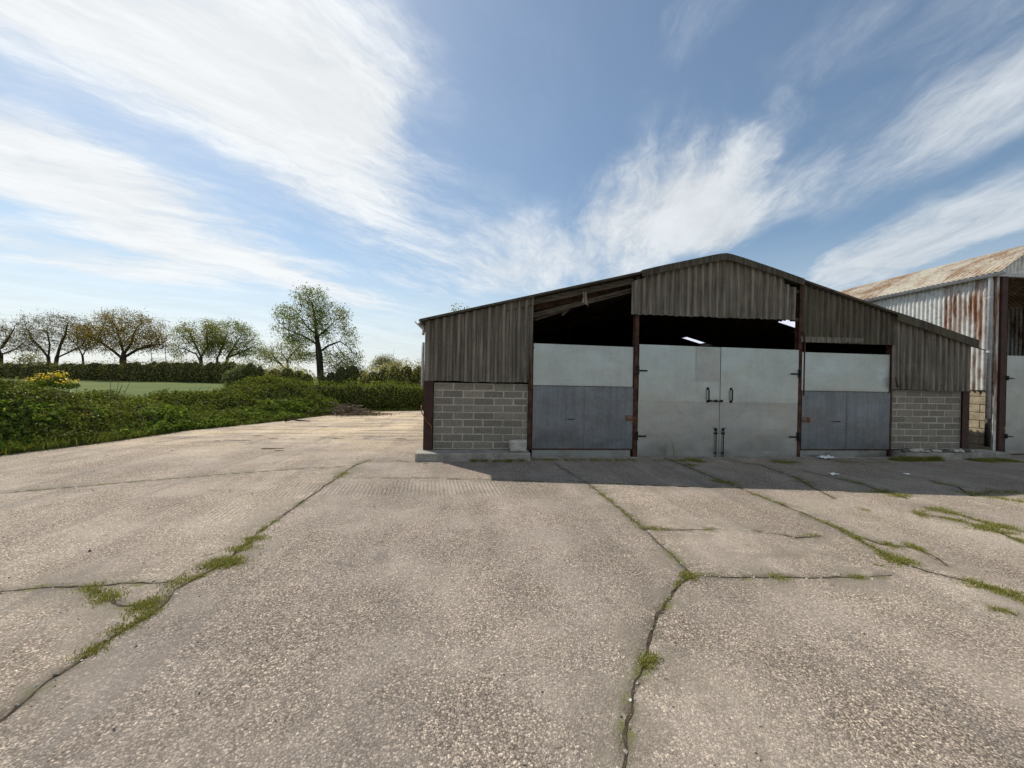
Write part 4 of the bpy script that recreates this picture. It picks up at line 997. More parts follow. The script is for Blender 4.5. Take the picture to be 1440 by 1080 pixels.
def radii(par, tip, expo=2.08):
    n = len(par); acc = np.zeros(n); has = np.zeros(n, bool)
    for i in range(n-1, -1, -1):
        if not has[i]: acc[i] = tip**expo
        if par[i] >= 0: acc[par[i]] += acc[i]; has[par[i]] = True
    return acc**(1/expo), has
def limb_mesh(name, pos, par, rad, sel, sides=6, flare=None):
    idx = [i for i in range(len(par)) if par[i] >= 0 and sel(i)]
    best = {}
    for i in idx:
        p = par[i]
        if p not in best or rad[i] > rad[best[p]]: best[p] = i
    ang = np.arange(sides)*2*np.pi/sides; ca, sa = np.cos(ang), np.sin(ang); ref = np.array([.37, .21, .9])
    V = []; F = []; ring = {}
    def mk(c, d, r_):
        x = np.cross(d, ref); x /= np.linalg.norm(x)+1e-9; y = np.cross(d, x); o_ = len(V)*sides
        V.append(c+(np.outer(ca, x)+np.outer(sa, y))*r_); return o_
    for i in idx:
        p = par[i]; d = pos[i]-pos[p]; d /= np.linalg.norm(d)+1e-9
        ri = rad[i]*(flare(pos[i]) if flare else 1); rp = min(rad[p], rad[i]*1.18)*(flare(pos[p]) if flare else 1)
        a = ring[p] if best.get(p) == i and p in ring else mk(pos[p], d, rp)
        b = mk(pos[i], d, ri); ring[i] = b
        for k in range(sides): F.append((a+k, a+(k+1) % sides, b+(k+1) % sides, b+k))
    return np_mesh(name, np.concatenate(V), F) if F else None
TREES = []
def make_tree(name, label, base, trunk, lobes, seed, leafmat, n_att=1980, step=.36, di=4.5, dk=.55, tip=.014, leaves=21, lsize=0.189, bark='bark_far', cat='tree', grp=None, thr=.09, spread=.42, bare=0.0, twigs=4, flare=.5, ldens=None):
    pos, par = skeleton(base, trunk, lobes, n_att, step, di, dk, seed)
    rad, has = radii(par, tip); rad = rad*(1+.7*np.clip((rad-.04)/.12, 0, 1))
    thr = min(thr, float(rad.max())*.6)
    t = tag(empty(name, base), label, cat, grp)
    fl = lambda p: 1+flare*math.exp(-max(p[2], 0)/.45)
    o = link('trunk', limb_mesh('trunk', pos, par, rad, lambda i: rad[i] >= thr, 8, fl), M[bark], t, smooth=True)
    me = limb_mesh('branches', pos, par, rad, lambda i: rad[i] < thr, 4) or bpy.data.meshes.new('branches')
    # fine bare twigs at the ends
    r = np.random.default_rng(seed+5); tips = np.where(rad < tip*1.7)[0]
    P = np.repeat(pos[tips], twigs, 0); d = r.normal(size=P.shape); d /= np.linalg.norm(d, axis=1)[:, None]; d[:, 2] += .25
    ln = r.uniform(.25, .8, len(P))[:, None]*step*1.6; w = np.cross(d, r.normal(size=P.shape)); w /= np.linalg.norm(w, axis=1)[:, None]; w *= tip*.55
    k = np.arange(len(P))*3; TV = np.stack([P-w, P+w, P+d*ln], 1).reshape(-1, 3)
    bme = me; n0 = len(bme.vertices); v0 = np.zeros(n0*3, np.float32); bme.vertices.foreach_get('co', v0)
    f0 = [tuple(p.vertices) for p in bme.polygons]
    full = bpy.data.meshes.new('branches'); full.from_pydata(np.concatenate([v0.reshape(-1, 3), TV]).tolist(), [], f0+(np.stack([k, k+1, k+2], -1)+n0).tolist()); full.update()
    bpy.data.meshes.remove(bme); link('branches', full, M[bark], t)
    if leaves:
        cand = np.where(rad < tip*2.6)[0]
        if bare: cand = cand[fbm(pos[cand, 0]*.75+seed, pos[cand, 2]*.9+pos[cand, 1]*.5, seed, 3) > bare+.05]
        if ldens: cand = cand[[r.random() < ldens(p) for p in pos[cand]]]
        LP = np.repeat(pos[cand], leaves, 0); LP = LP+r.normal(size=LP.shape)*spread
        Nn = r.normal(size=LP.shape); Nn[:, 2] += .7
        link('crown', leaf_mesh('crown', LP, Nn, lsize, .7), leafmat, t)
    TREES.append(label); return t
M['oak_bronze'] = m_leaf('bronze oak leaves', [(0, (0.120, 0.084, 0.018)), (.45, (0.168, 0.124, 0.025)), (.8, (0.202, 0.168, 0.031)), (1, (0.266, 0.210, 0.050))], .4)
M['oak_olive'] = m_leaf('olive oak leaves', [(0, (0.105, 0.118, 0.018)), (.5, (0.170, 0.182, 0.024)), (.85, (0.244, 0.251, 0.036)), (1, (0.325, 0.304, 0.056))], .4, patch=(.65, .75, .8), pscale=.25)
M['oak_green'] = m_leaf('young oak leaves', [(0, (0.086, 0.115, 0.021)), (.5, (0.137, 0.174, 0.028)), (.85, (0.199, 0.233, 0.038)), (1, (0.272, 0.288, 0.064))], .4, patch=(1.1, .95, .7), pscale=.3)
M['oak_sparse'] = m_leaf('unfolding oak buds', [(0, (0.111, 0.088, 0.039)), (.6, (0.156, 0.131, 0.050)), (1, (0.221, 0.188, 0.077))], .35)
M['pale_leaf'] = m_leaf('pale willow leaves', [(0, (.13, .13, .07)), (1, (.22, .21, .12))], .4)

def far(px, Y):      # foot of a tree in a given direction at distance Y, on the ground there
    d = ray(px, 520); x = d[0]*Y/d[1]; return np.array([x, Y, float(ground_z(x, Y))])
def lob(b, px, py, Y, wpx, hpx, dep=None, dy=0):
    """crown lobe seen at px,py with half sizes in metres from the sight line at distance Y"""
    p = A(px, py, Y); m = math.hypot(ray(px, py)[1], 0); s = Y/(ray(px, py)[1]*FPX)
    w = wpx*s; h = hpx*s
    return (p[0]-b[0], p[1]-b[1]+dy, p[2]-b[2], w, dep or w*.9, h)
def stem(b, Y, *pts):
    return [tuple(np.array(A(x, y, Y))-b) for x, y in pts]

# the tall oak beyond the near hedge
Y = 38.0; b = far(451, Y)
lb = [lob(b, 436, 418, Y, 24, 16), lob(b, 470, 442, Y, 22, 16), lob(b, 405, 446, Y, 23, 15), lob(b, 430, 436, Y, 24, 14), lob(b, 398, 462, Y, 18, 10), lob(b, 450, 455, Y, 38, 18), lob(b, 478, 473, Y, 24, 20), lob(b, 420, 476, Y, 24, 10),
      lob(b, 487, 500, Y, 24, 16), lob(b, 470, 507, Y, 22, 14), lob(b, 430, 500, Y, 18, 9)]
make_tree('oak_tree', 'tall oak standing alone behind the near hedge, its crown higher than all others', b,
          [stem(b, Y, (451, 534), (450, 515), (449, 500), (447, 485), (445, 470), (443, 450), (440, 432)), stem(b, Y, (447, 485), (436, 478), (424, 471), (410, 466)), stem(b, Y, (446, 474), (456, 466), (465, 458)), stem(b, Y, (445, 470), (432, 460), (424, 448)), stem(b, Y, (449, 495), (462, 486), (478, 480))],
          lb, 11, M['oak_green'], n_att=4400, step=.26, di=3.2, dk=.36, tip=.010, leaves=18, lsize=0.126, bark='bark', spread=.25, thr=.07, bare=.38)
# the row along the far hedge
Y = 66.0
b = far(2, Y)
make_tree('oak_tree', 'dark almost leafless oak at the far left end of the tree row', b, [stem(b, Y, (0, 515), (0, 498), (-4, 485)), stem(b, Y, (1, 499), (22, 491), (38, 478)), stem(b, Y, (0, 492), (12, 475), (20, 462)), stem(b, Y, (0, 498), (-25, 488))],
          [lob(b, -30, 470, Y, 34, 20), lob(b, 8, 462, Y, 26, 17), lob(b, 32, 470, Y, 20, 14), lob(b, 5, 480, Y, 30, 10), lob(b, 28, 488, Y, 24, 10), lob(b, -8, 492, Y, 26, 8)], 21, M['oak_sparse'], n_att=1760, tip=.014, leaves=7, lsize=0.134, bare=.36, twigs=10)
b = far(74, Y)
make_tree('oak_tree', 'sparse oak forking low into several stems, second in the tree row from the left', b, [stem(b, Y, (69, 516), (68, 503), (58, 490), (46, 478), (40, 465)), stem(b, Y, (78, 516), (80, 503), (85, 485), (92, 470), (95, 455)), stem(b, Y, (68, 503), (70, 485), (66, 465)), stem(b, Y, (80, 503), (100, 494), (115, 486))],
          [lob(b, 55, 458, Y, 25, 17), lob(b, 88, 455, Y, 27, 15), lob(b, 110, 468, Y, 18, 14), lob(b, 40, 474, Y, 18, 12), lob(b, 75, 475, Y, 34, 12), lob(b, 52, 490, Y, 22, 9), lob(b, 102, 488, Y, 24, 10), lob(b, 125, 470, Y, 18, 14), lob(b, 36, 486, Y, 18, 10)], 22, M['oak_sparse'], n_att=2200, tip=.014, leaves=12, lsize=0.141, bare=.34, twigs=10)
b = far(172, Y)
make_tree('oak_tree', 'broad domed oak with bronze new leaves in the middle of the tree row', b, [stem(b, Y, (173, 518), (173, 505), (174, 496)), stem(b, Y, (173, 505), (160, 494), (146, 484), (132, 476)), stem(b, Y, (174, 498), (170, 482), (166, 466)), stem(b, Y, (174, 498), (184, 484), (190, 466)), stem(b, Y, (174, 503), (192, 492), (212, 486), (228, 484)), stem(b, Y, (162, 517), (161, 503), (152, 492))],
          [lob(b, 175, 450, Y, 32, 15), lob(b, 148, 458, Y, 26, 14), lob(b, 204, 458, Y, 25, 14), lob(b, 222, 472, Y, 20, 13), lob(b, 128, 468, Y, 20, 14), lob(b, 175, 474, Y, 52, 14), lob(b, 140, 486, Y, 22, 9), lob(b, 215, 488, Y, 26, 8), lob(b, 122, 488, Y, 18, 9), lob(b, 180, 488, Y, 24, 8)], 23, M['oak_bronze'], n_att=3300, tip=.014, leaves=17, lsize=0.173, twigs=6, bare=.36)
b = far(118, Y+8)
make_tree('oak_tree', 'small bare oak behind the gap between the forked oak and the bronze domed oak', b, [stem(b, Y+8, (118, 518), (116, 500), (108, 485)), stem(b, Y+8, (116, 500), (124, 488))],
          [lob(b, 112, 468, Y+8, 20, 14), lob(b, 124, 480, Y+8, 18, 12)], 24, M['oak_sparse'], n_att=924, tip=.014, leaves=7, lsize=0.158, bare=.4, twigs=5)
b = far(284, Y)
make_tree('oak_tree', 'leafy olive green oak just right of the bronze domed oak, forking near its foot', b, [stem(b, Y, (283, 516), (282, 500), (274, 484), (268, 470)), stem(b, Y, (282, 502), (292, 488), (290, 468)), stem(b, Y, (284, 512), (276, 498), (258, 490))],
          [lob(b, 284, 462, Y, 24, 13), lob(b, 263, 470, Y, 20, 14), lob(b, 300, 474, Y, 20, 14), lob(b, 255, 488, Y, 15, 13), lob(b, 280, 488, Y, 30, 12), lob(b, 250, 496, Y, 14, 9), lob(b, 296, 497, Y, 20, 8)], 25, M['oak_olive'], n_att=2200, tip=.014, leaves=21, lsize=0.179, twigs=3, bare=.38)
b = far(314, Y+3)
make_tree('oak_tree', 'wide spreading greenish oak beside the olive one, at the right end of the row', b, [stem(b, Y+3, (306, 516), (305, 500), (300, 488)), stem(b, Y+3, (318, 516), (320, 502), (330, 486), (338, 474)), stem(b, Y+3, (306, 504), (314, 484), (320, 468)), stem(b, Y+3, (320, 503), (342, 494), (355, 488))],
          [lob(b, 322, 461, Y+3, 24, 11), lob(b, 342, 474, Y+3, 20, 13), lob(b, 302, 466, Y+3, 16, 12), lob(b, 354, 488, Y+3, 15, 10), lob(b, 325, 484, Y+3, 32, 12), lob(b, 340, 496, Y+3, 24, 8), lob(b, 365, 496, Y+3, 14, 8)], 26, M['oak_green'], n_att=2200, tip=.014, leaves=21, lsize=0.181, twigs=5, bare=.34)
b = far(405, 52)
make_tree('oak_tree', 'low yellowish oak tucked in at the left shoulder of the tall oak', b, [stem(b, 52, (405, 520), (404, 507), (396, 496)), stem(b, 52, (404, 508), (412, 496), (420, 488)), stem(b, 52, (402, 519), (389, 507), (380, 494))],
          [lob(b, 408, 489, 52, 20, 10), lob(b, 388, 494, 52, 16, 10), lob(b, 374, 502, 52, 14, 12), lob(b, 420, 500, 52, 14, 9), lob(b, 398, 504, 52, 24, 8)], 27, M['oak_olive'], n_att=1760, step=.36, di=3.5, dk=.6, tip=.017, leaves=23, lsize=0.158, twigs=3, bare=.3)
b = far(543, 75)
make_tree('oak_tree', 'pale distant tree showing over the bushy hedge left of the barn', b, [stem(b, 75, (543, 525), (543, 512), (540, 505))], [lob(b, 541, 509, 75, 16, 8), lob(b, 556, 513, 75, 12, 7), lob(b, 530, 515, 75, 10, 7)], 28, M['pale_leaf'], n_att=525, leaves=23, lsize=0.205, twigs=3)
b = far(42, 130)
make_tree('oak_tree', 'small pale far tree low between the two leftmost oaks', b, [stem(b, 130, (42, 522), (42, 508))], [lob(b, 42, 504, 130, 16, 7), lob(b, 28, 508, 130, 8, 5), lob(b, 56, 508, 130, 8, 5)], 29, M['pale_leaf'], n_att=330, step=.8, di=8, dk=1.5, leaves=28, lsize=0.394, spread=.9, tip=.03)
b = far(645, 33)
make_tree('oak_tree', 'tree hidden behind the barn with only its top leaves above the left roof slope', b, [stem(b, 33, (645, 545), (645, 500), (646, 470), (647, 444))], [lob(b, 646, 439, 33, 14, 9), lob(b, 655, 448, 33, 14, 12), lob(b, 650, 475, 33, 22, 16)], 30, M['oak_green'], n_att=924, step=.35, di=4, dk=.6, leaves=23, lsize=0.134, spread=.25)
for i, (x0, y0) in enumerate([(212, 490), (232, 488)]):
    b = far(x0+(6 if i else 0), 63)
    make_tree('sapling', ['bare leaning sapling rising from the far hedge under the bronze oak, left one of two', 'bare leaning sapling rising from the far hedge under the bronze oak, right one of two'][i], b,
              [stem(b, 63, (x0+2, 516), (x0+1, 500), (x0, 488))], [lob(b, x0-2+i*8, 488, 63, 9, 7)], 50+i, M['oak_sparse'], n_att=90, leaves=0, di=8, tip=.014, twigs=3, cat='sapling')

# ------------------------------------------------------------------ hedges and bushes: a lumpy core with leaves over it
def lump(bl, n, seed, shell=.35):
    """points and normals over a union of ellipsoids resting on the ground"""
    r = np.random.default_rng(seed); ar = np.array([(l[3]*l[5]+l[4]*l[5]+l[3]*l[4]) for l in bl]); cnt = r.multinomial(n, ar/ar.sum()); Ps = []; Ns = []
    for l, c in zip(bl, cnt):
        d = r.normal(size=(c, 3)); d /= np.linalg.norm(d, axis=1)[:, None]; k = 1-shell*r.random(c)**2.2+.45*(fbm(d[:, 0]*3+l[0], d[:, 2]*3+d[:, 1]*2+l[1], seed)-.35)
        Ps.append(np.array(l[:3])+d*np.array(l[3:6])*k[:, None]); Ns.append(d/np.array(l[3:6]))
    return np.concatenate(Ps), np.concatenate(Ns)
def bush(name, label, loc, bl, n, leafmat, lsize, seed, core, cat, grp=None, shell=.35, twig=0, jit=.7):
    t = tag(empty(name, loc), label, cat, grp); P, Nn = lump(bl, n, seed, shell)
    zg = -.05; k = P[:, 2] > zg; P, Nn = P[k], Nn[k]; Nn = Nn/np.linalg.norm(Nn, axis=1)[:, None]+rng.normal(size=Nn.shape)*jit; Nn[:, 2] += .35
    link('foliage', leaf_mesh('foliage', P, Nn, lsize, .62), leafmat, t)
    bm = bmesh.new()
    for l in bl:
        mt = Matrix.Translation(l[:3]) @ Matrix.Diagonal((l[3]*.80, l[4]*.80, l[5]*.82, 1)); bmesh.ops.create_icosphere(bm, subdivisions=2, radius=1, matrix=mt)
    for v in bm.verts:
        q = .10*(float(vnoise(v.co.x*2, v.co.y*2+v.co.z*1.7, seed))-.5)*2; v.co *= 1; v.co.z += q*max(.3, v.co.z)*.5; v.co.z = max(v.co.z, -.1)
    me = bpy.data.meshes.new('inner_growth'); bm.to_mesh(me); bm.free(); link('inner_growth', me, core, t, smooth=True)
    if twig:
        r = np.random.default_rng(seed+3); P, Nn = lump(bl, twig, seed+9, .2); P = P[P[:, 2] > .2]; Nn = Nn[:len(P)]
        mb = MB()
        for p in P:
            d = r.normal(size=3)*.45+np.array([0, 0, .8]); q = p+d*r.uniform(.25, .7); mb.tube([p, (p+q)/2+r.normal(size=3)*.03, q], [.012, .009, .004], 3, cap=False)
        mb.build('stems', M['twig'], t)
    return t
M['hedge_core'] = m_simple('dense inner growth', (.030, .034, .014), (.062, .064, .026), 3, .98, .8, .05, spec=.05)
M['haw'] = m_leaf('far hawthorn leaves', [(0, (0.182, 0.203, 0.059)), (.5, (0.288, 0.296, 0.080)), (.85, (0.416, 0.390, 0.110)), (1, (0.567, 0.468, 0.165))], .3, patch=(1.05, .85, .75), pscale=.12)
M['holly'] = m_leaf('dark holly leaves', [(0, (0.064, 0.091, 0.025)), (.6, (0.121, 0.156, 0.041)), (1, (0.216, 0.242, 0.070))], .2, patch=(1.3, 1.15, .8), pscale=.4)
M['ivy'] = m_leaf('clipped hedge leaves', [(0, (0.082, 0.118, 0.019)), (.5, (0.146, 0.198, 0.032)), (.85, (0.236, 0.288, 0.051)), (1, (0.394, 0.397, 0.091))], .25, rough=.85, patch=(1.15, 1.08, .9), pscale=.7, spec=.02)
M['bramble'] = m_leaf('bramble leaves', [(0, (0.059, 0.080, 0.017)), (.45, (0.104, 0.139, 0.028)), (.8, (0.164, 0.200, 0.040)), (1, (0.258, 0.261, 0.071))], .15, rough=.85, patch=(1.25, 1.15, .85), pscale=.55, spec=.02)
M['nettle'] = m_leaf('nettle leaves', [(0, (0.077, 0.131, 0.021)), (.5, (0.120, 0.185, 0.032)), (.85, (0.169, 0.240, 0.050)), (1, (0.282, 0.316, 0.109))], .35, rough=.85, patch=(.8, .8, .8), pscale=1.2, spec=.02)
M['verge'] = m_leaf('verge grass', [(0, (0.092, 0.138, 0.025)), (.5, (0.148, 0.198, 0.039)), (.85, (0.222, 0.240, 0.062)), (1, (0.370, 0.302, 0.131))], .35)
# the long hedge across the far side of the field
Yh = 63.0; bl = []; rs = np.random.default_rng(4)
for px in np.arange(-190, 345, 4.0):
    top_ = 510+rs.uniform(-3.5, 3)-(3.0 if px > 180 else 0)+(-1.5 if px < 30 else 0); p = A(px, top_, Yh); z0 = float(ground_z(p[0], Yh)); hh = p[2]-z0
    bl.append((p[0], Yh+rs.uniform(-.3, .3), z0+hh*.36, 1.05, 1.1+rs.uniform(-.2, .3), hh*.64))
hb = np.array([bl[0][0], Yh, 0.0]); bl = [(l[0]-hb[0], l[1]-hb[1], *l[2:]) for l in bl]
bush('field_hedge', 'long thick hawthorn hedge along the far side of the green field below the tree row', tuple(hb), bl, 46000, M['haw'], .15, 61, M['hedge_core'], 'hedge', twig=0, shell=.3)
def pxbush(name, label, Yb, items, n, mat, ls, seed, cat, grp=None, twig=0, shell=.35, jit=.7):
    p0 = A(items[0][0], 530, Yb); g0 = float(ground_z(p0[0], Yb)); bl = []
    for px, py, wpx in items:
        p = A(px, py, Yb); s = Yb/(ray(px, py)[1]*FPX); hh = p[2]-g0
        bl.append((p[0]-p0[0], rng.uniform(-.3, .3), hh*.38, wpx*s, wpx*s*.85, hh*.62))
    return bush(name, label, (p0[0], Yb, g0), bl, n, mat, ls, seed, M['hedge_core'], cat, grp, shell, twig, jit)
pxbush('holly_bush', 'dark rounded bush at the right end of the far field hedge', 46, [(352, 506, 16), (338, 512, 12), (366, 512, 12), (330, 518, 12), (376, 518, 10)], 7000, M['holly'], .15, 71, 'bush')
pxbush('hawthorn_bush', 'green bushy growth between the dark bush and the trunk of the tall oak', 43, [(388, 514, 14), (404, 513, 14), (420, 517, 13), (434, 521, 11), (395, 520, 16)], 6500, M['haw'], .14, 72, 'bush', twig=60)
pxbush('elder_bush', 'dark twiggy bush right of the trunk of the tall oak', 37, [(496, 506, 16), (482, 511, 15), (468, 518, 13), (508, 515, 12), (456, 523, 9)], 7500, M['holly'], .12, 73, 'bush', twig=160, shell=.5)
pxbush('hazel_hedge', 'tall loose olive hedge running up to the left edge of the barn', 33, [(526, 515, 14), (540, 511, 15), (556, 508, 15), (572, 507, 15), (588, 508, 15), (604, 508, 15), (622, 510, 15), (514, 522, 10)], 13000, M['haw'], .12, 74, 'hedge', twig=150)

# near clipped hedge behind the end of the yard
bl = []; x = -11.5; rs = np.random.default_rng(8)
while x < 9:
    yy = np.interp(x, [-11.5, -7, -3, 4, 12], [20.6, 22.2, 23.2, 24.2, 25]); hh = 1.56+rs.uniform(-.17, .14)
    bl.append((x+6.3, yy-22.6, hh*.40, .55, .62, hh*.62)); x += .34
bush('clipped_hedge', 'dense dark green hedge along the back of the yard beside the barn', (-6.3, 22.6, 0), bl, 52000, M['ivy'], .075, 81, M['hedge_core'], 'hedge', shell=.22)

# ------------------------------------------------------------------ overgrown bank on the left
E_ = np.array(EDGE); seg = np.linalg.norm(np.diff(E_, axis=0), axis=1); cum = np.concatenate([[0], np.cumsum(seg)])
def edge_at(s): return np.stack([np.interp(s, cum, E_[:, 0]), np.interp(s, cum, E_[:, 1])], -1)
def edge_n(s):
    a = edge_at(s-.6); b_ = edge_at(s+.6); d = b_-a; d /= np.linalg.norm(d, axis=-1)[..., None]+1e-9; return np.stack([-d[..., 1], d[..., 0]], -1)
S_END = float(np.interp(-6.4, E_[:, 0], cum))
def bank_h(s, t):
    amp = 1.05+.75*(fbm(s*.30, t*.30, 91, 3)-.5)*2*.55
    amp = amp*np.interp(s, [0, 14, 20, 23, 26, 28, 31, 33, 35, 37], [1.35, 1.38, 1.42, 1.30, 1.05, .92, .98, 1.2, 1.1, .85])
    pr = np.interp(t, [-.1, .25, .8, 1.6, 2.6, 3.6, 5.0, 6.5], [0, .12, .50, .82, 1.0, .98, .60, .0])
    bump = (fbm(s*1.5, t*1.5, 92, 3)-.5)*.72*np.clip(t/1.0, 0, 1)
    return np.maximum(-.08, amp*pr+bump*np.clip(pr*2, 0, 1)-.03)
def bank_xyz(s, t):
    q = edge_at(s)+edge_n(s)*np.asarray(t)[..., None]; return np.stack([q[..., 0], q[..., 1], bank_h(s, t)], -1)
ss = np.arange(.5, S_END+.5, .22); tt = np.concatenate([np.arange(-.12, 3.2, .16), np.arange(3.3, 7.0, .35)])
sg, tg = np.meshgrid(ss, tt, indexing='ij'); P = bank_xyz(sg, tg); P[..., 2] -= .07; n = len(tt)
i2, j2 = np.meshgrid(np.arange(len(ss)-1), np.arange(n-1), indexing='ij'); a = (i2*n+j2).ravel()
M['bank_soil'] = m_simple('bank undergrowth floor', (.022, .024, .010), (.055, .046, .024), 4, .98, .8, .05, spec=.05)
o = link('earth_bank', np_mesh('earth_bank', P.reshape(-1, 3), np.stack([a, a+n, a+n+1, a+1], -1)), M['bank_soil'], smooth=True); tag(o, kind='structure')
def bank_leaves(name, label, n, mat, size, smin, smax, tmin, tmax, lift, mask=None, aspect=.65, up=.9, seed=0):
    s = rng.uniform(smin, smax, n); t = rng.uniform(tmin, tmax, n); P = bank_xyz(s, t)
    if mask is not None: k = mask(s, t, P); s, t, P = s[k], t[k], P[k]
    e = .08; Ps = bank_xyz(s+e, t)-P; Pt = bank_xyz(s, t+e)-P; Nn = np.cross(Pt, Ps); Nn *= np.sign(Nn[:, 2:3]+1e-9); Nn /= np.linalg.norm(Nn, axis=1)[:, None]+1e-9
    cl = fbm(P[:, 0]*2.6, P[:, 1]*2.6, 95, 3)
    P = P+Nn*(lift*(rng.random(len(P))**1.4)*(.25+1.5*cl))[:, None]-np.array([0, 0, .03])
    Nn = Nn+rng.normal(size=Nn.shape)*.55; Nn[:, 2] += up*.4
    o = link(name, leaf_mesh(name, P, Nn, size, aspect), mat); return tag(o, label, 'undergrowth', kind='stuff')
S0 = 10.0
bank_leaves('bramble_cover', 'dark green brambles covering the overgrown bank left of the yard', 150000, M['bramble'], .085, S0, S_END+.5, .1, 5.2, .22, lambda s, t, P: rng.random(len(s)) < np.clip(1.25-.12*t, .3, 1)*np.clip(1.3-(P[:, 1]-9)*.02, .55, 1))
bank_leaves('nettle_patch', 'bright green nettles and docks along the foot of the bank', 26000, M['nettle'], .11, S0, S_END+.3, -.06, 1.0, .26, lambda s, t, P: fbm(s*.8, t*1.2+3, 97, 3) > .47, .5, .3)
bank_leaves('dock_leaves', 'broad pale dock leaves low at the edge of the bank', 1500, M['nettle'], .24, S0, S_END, .0, .8, .28, lambda s, t, P: fbm(s*.7, t+9, 99, 3) > .52, .38, .2)
M['dead_leaf'] = m_leaf('dead leaves', [(0, (.06, .05, .03)), (1, (.17, .13, .08))], .2)
bank_leaves('dead_bracken', 'brown dead leaves and stalks low in the bank', 14000, M['dead_leaf'], .08, S0, S_END, .1, 1.9, .24, lambda s, t, P: fbm(s*.6+5, t*.9, 101, 3) > .54, .3, .2)
# verge grass between bank and concrete
n = 26000; s = rng.uniform(S0, cum[-3]+4, n); t = np.abs(rng.normal(size=n))*.20-.07; q = edge_at(s)+edge_n(s)*t[:, None]
q += rng.normal(size=q.shape)*.05; m_ = fbm(s*1.1, s*0, 55, 3); k = rng.random(n) < np.clip((m_-.25)*2.5, .1, 1)
V, F = blades(np.stack([q[:, 0], q[:, 1], np.zeros(n), rng.uniform(.06, .24, n)*(.5+m_)], -1)[k], .004); o = link('verge_grass', np_mesh('verge_grass', V, F), M['verge']); tag(o, 'rough grass edging the concrete along the bank and hedge', 'grass', kind='stuff')
# a wide grassy apron near the bend (brighter strip at the foot of the bank)
n = 26000; s = rng.uniform(21.5, 31.5, n); t = rng.uniform(-.1, .75, n); P = bank_xyz(s, t); k = fbm(s*.6, t*.8, 56, 3) > .36
V, F = blades(np.concatenate([P-np.array([0, 0, .05]), rng.uniform(.12, .30, n)[:, None]], 1)[k], .0045); o = link('bank_grass', np_mesh('bank_grass', V, F), M['verge']); tag(o, 'long grass growing at the foot of the bank', 'grass', kind='stuff')
# dead brown stems standing in the brambles
n = 420; s = rng.uniform(S0, S_END, n); t = rng.uniform(.1, 2.6, n); k = fbm(s*.5+2, t*.5, 98, 3) > .5; P = bank_xyz(s, t)[k]; mb = MB()
for p in P:
    d = rng.normal(size=3)*.35+np.array([0, 0, 1]); l = rng.uniform(.2, .6); m1 = p+d*l*.5; mb.tube([p, m1, p+d*l+np.array([rng.normal()*.1, rng.normal()*.1, -.1*l])], [.006, .005, .002], 3, cap=False)
o = mb.build('dead_stems', M['twig']); tag(o, 'dead brown stems standing up through the brambles', 'stems', kind='stuff')
p = A(166, 556, 13.5)
mb = MB(); rs = np.random.default_rng(3)
for i in range(5):
    a_ = rs.normal(size=2)*.18; mb.tube([(0, 0, 0), (a_[0]*.5, a_[1]*.5, .5), (a_[0]+.15, a_[1], .85+.1*i)], [.012, .009, .003], 4)
o = mb.build('dead_stalk', M['twig']); sp = (float(A(166, 545, 13.5)[0]), 13.5); o.location = (sp[0], sp[1], .55); tag(o, 'thin bare stalk sticking up above the brambles in front of the field', 'stalk')
# yellow flowering shrub on the top of the bank
p = np.array(A(68, 535, 13.0)); bl = [(0, 0, .02, .26, .3, .15), (-.42, .1, -.06, .24, .3, .10), (.38, .1, -.08, .28, .3, .10), (.1, .2, .10, .2, .2, .13)]
yf = tag(empty('flowering_shrub', tuple(p)), 'shrub with bright yellow flower heads topping the bank at the left', 'shrub')
M['yellow'] = m_leaf('yellow petals', [(0, (.42, .30, .015)), (.6, (.60, .46, .03)), (1, (.70, .58, .10))], .3)
P, Nn = lump(bl, 420, 3, .9); Nn = Nn+rng.normal(size=Nn.shape); link('flowers', leaf_mesh('flowers', P+np.array([0, 0, .06]), Nn, .06, .8), M['yellow'], yf)
P, Nn = lump(bl, 1600, 4, .6); link('leaves', leaf_mesh('leaves', P-np.array([0, 0, .07]), Nn+rng.normal(size=Nn.shape), .08, .5), M['nettle'], yf)
mb = MB()
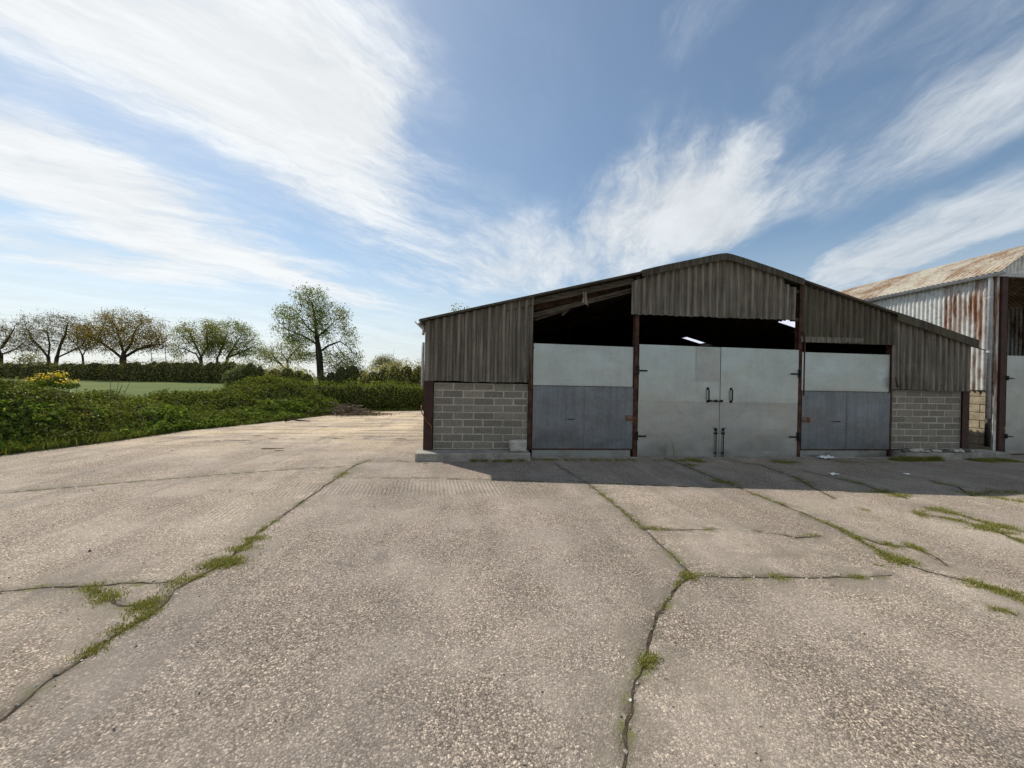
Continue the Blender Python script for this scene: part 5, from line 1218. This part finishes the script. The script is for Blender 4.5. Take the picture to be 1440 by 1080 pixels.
for i in range(26):
    q = rng.normal(size=2)*.3; mb.tube([(q[0], q[1]*.5, -.6), (q[0]*1.2, q[1]*.6, .1+rng.random()*.15)], [.008, .004], 3, cap=False)
mb.build('stems', M['twig'], yf)
# heap of cut branches at the corner of the yard
c = G(487, 583); bp = tag(empty('brush_heap', (c[0], c[1], 0)), 'heap of cut dry branches and twigs on the yard edge before the dark hedge', 'branch heap')
for nm, cnt, rr0, l0, m in (('branches', 60, .022, 1.5, 'twig'), ('twigs', 420, .007, .8, 'twig')):
    mb = MB(); rs = np.random.default_rng(cnt)
    for i in range(cnt):
        q = rs.normal(size=2)*np.array([.75, .35]); h = max(.02, .48*math.exp(-(q[0]/.8)**2-(q[1]/.5)**2)*rs.random()**.6)
        a_ = rs.normal()*.7+(math.pi if rs.random() < .5 else 0); e = rs.normal()*.28+(.25 if rs.random() < .35 else 0); d = np.array([math.cos(a_), math.sin(a_)*.7, e]); l = l0*rs.uniform(.3, 1)
        p0 = np.array([q[0], q[1], h])-d*l*.5; p1 = p0+d*l; p0[2] = max(p0[2], .01); p1[2] = max(p1[2], .01); k = rs.normal(size=3)*.06
        mb.tube([p0, (p0+p1)/2+k, p1], [rr0*rs.uniform(.6, 1.3), rr0*.7, rr0*.3], 5 if rr0 > .01 else 3, cap=False)
    mb.build(nm, M[m], bp)
q = rng.normal(size=(2600, 2))*np.array([.8, .4]); hh = .42*np.exp(-(q[:, 0]/.8)**2-(q[:, 1]/.5)**2)*rng.random(2600)
link('dead_leaves', leaf_mesh('dead_leaves', np.concatenate([q, hh[:, None]+.02], 1), rng.normal(size=(2600, 3))+np.array([0, 0, .5]), .06, .6), M['dead_leaf'], bp)
c = G(412, 594); s_ = tag(empty('fallen_branch', (c[0], c[1], .02)), 'dark broken branch lying on the concrete at the foot of the bank', 'branch')
mb = MB(); mb.tube([(-.3, 0, .02), (-.05, .05, .10), (.2, 0, .05), (.6, .1, .03)], [.03, .04, .03, .012], 6); mb.tube([(-.05, .05, .10), (-.1, .1, .35)], [.02, .006], 5); mb.build('wood', M['bark'], s_)
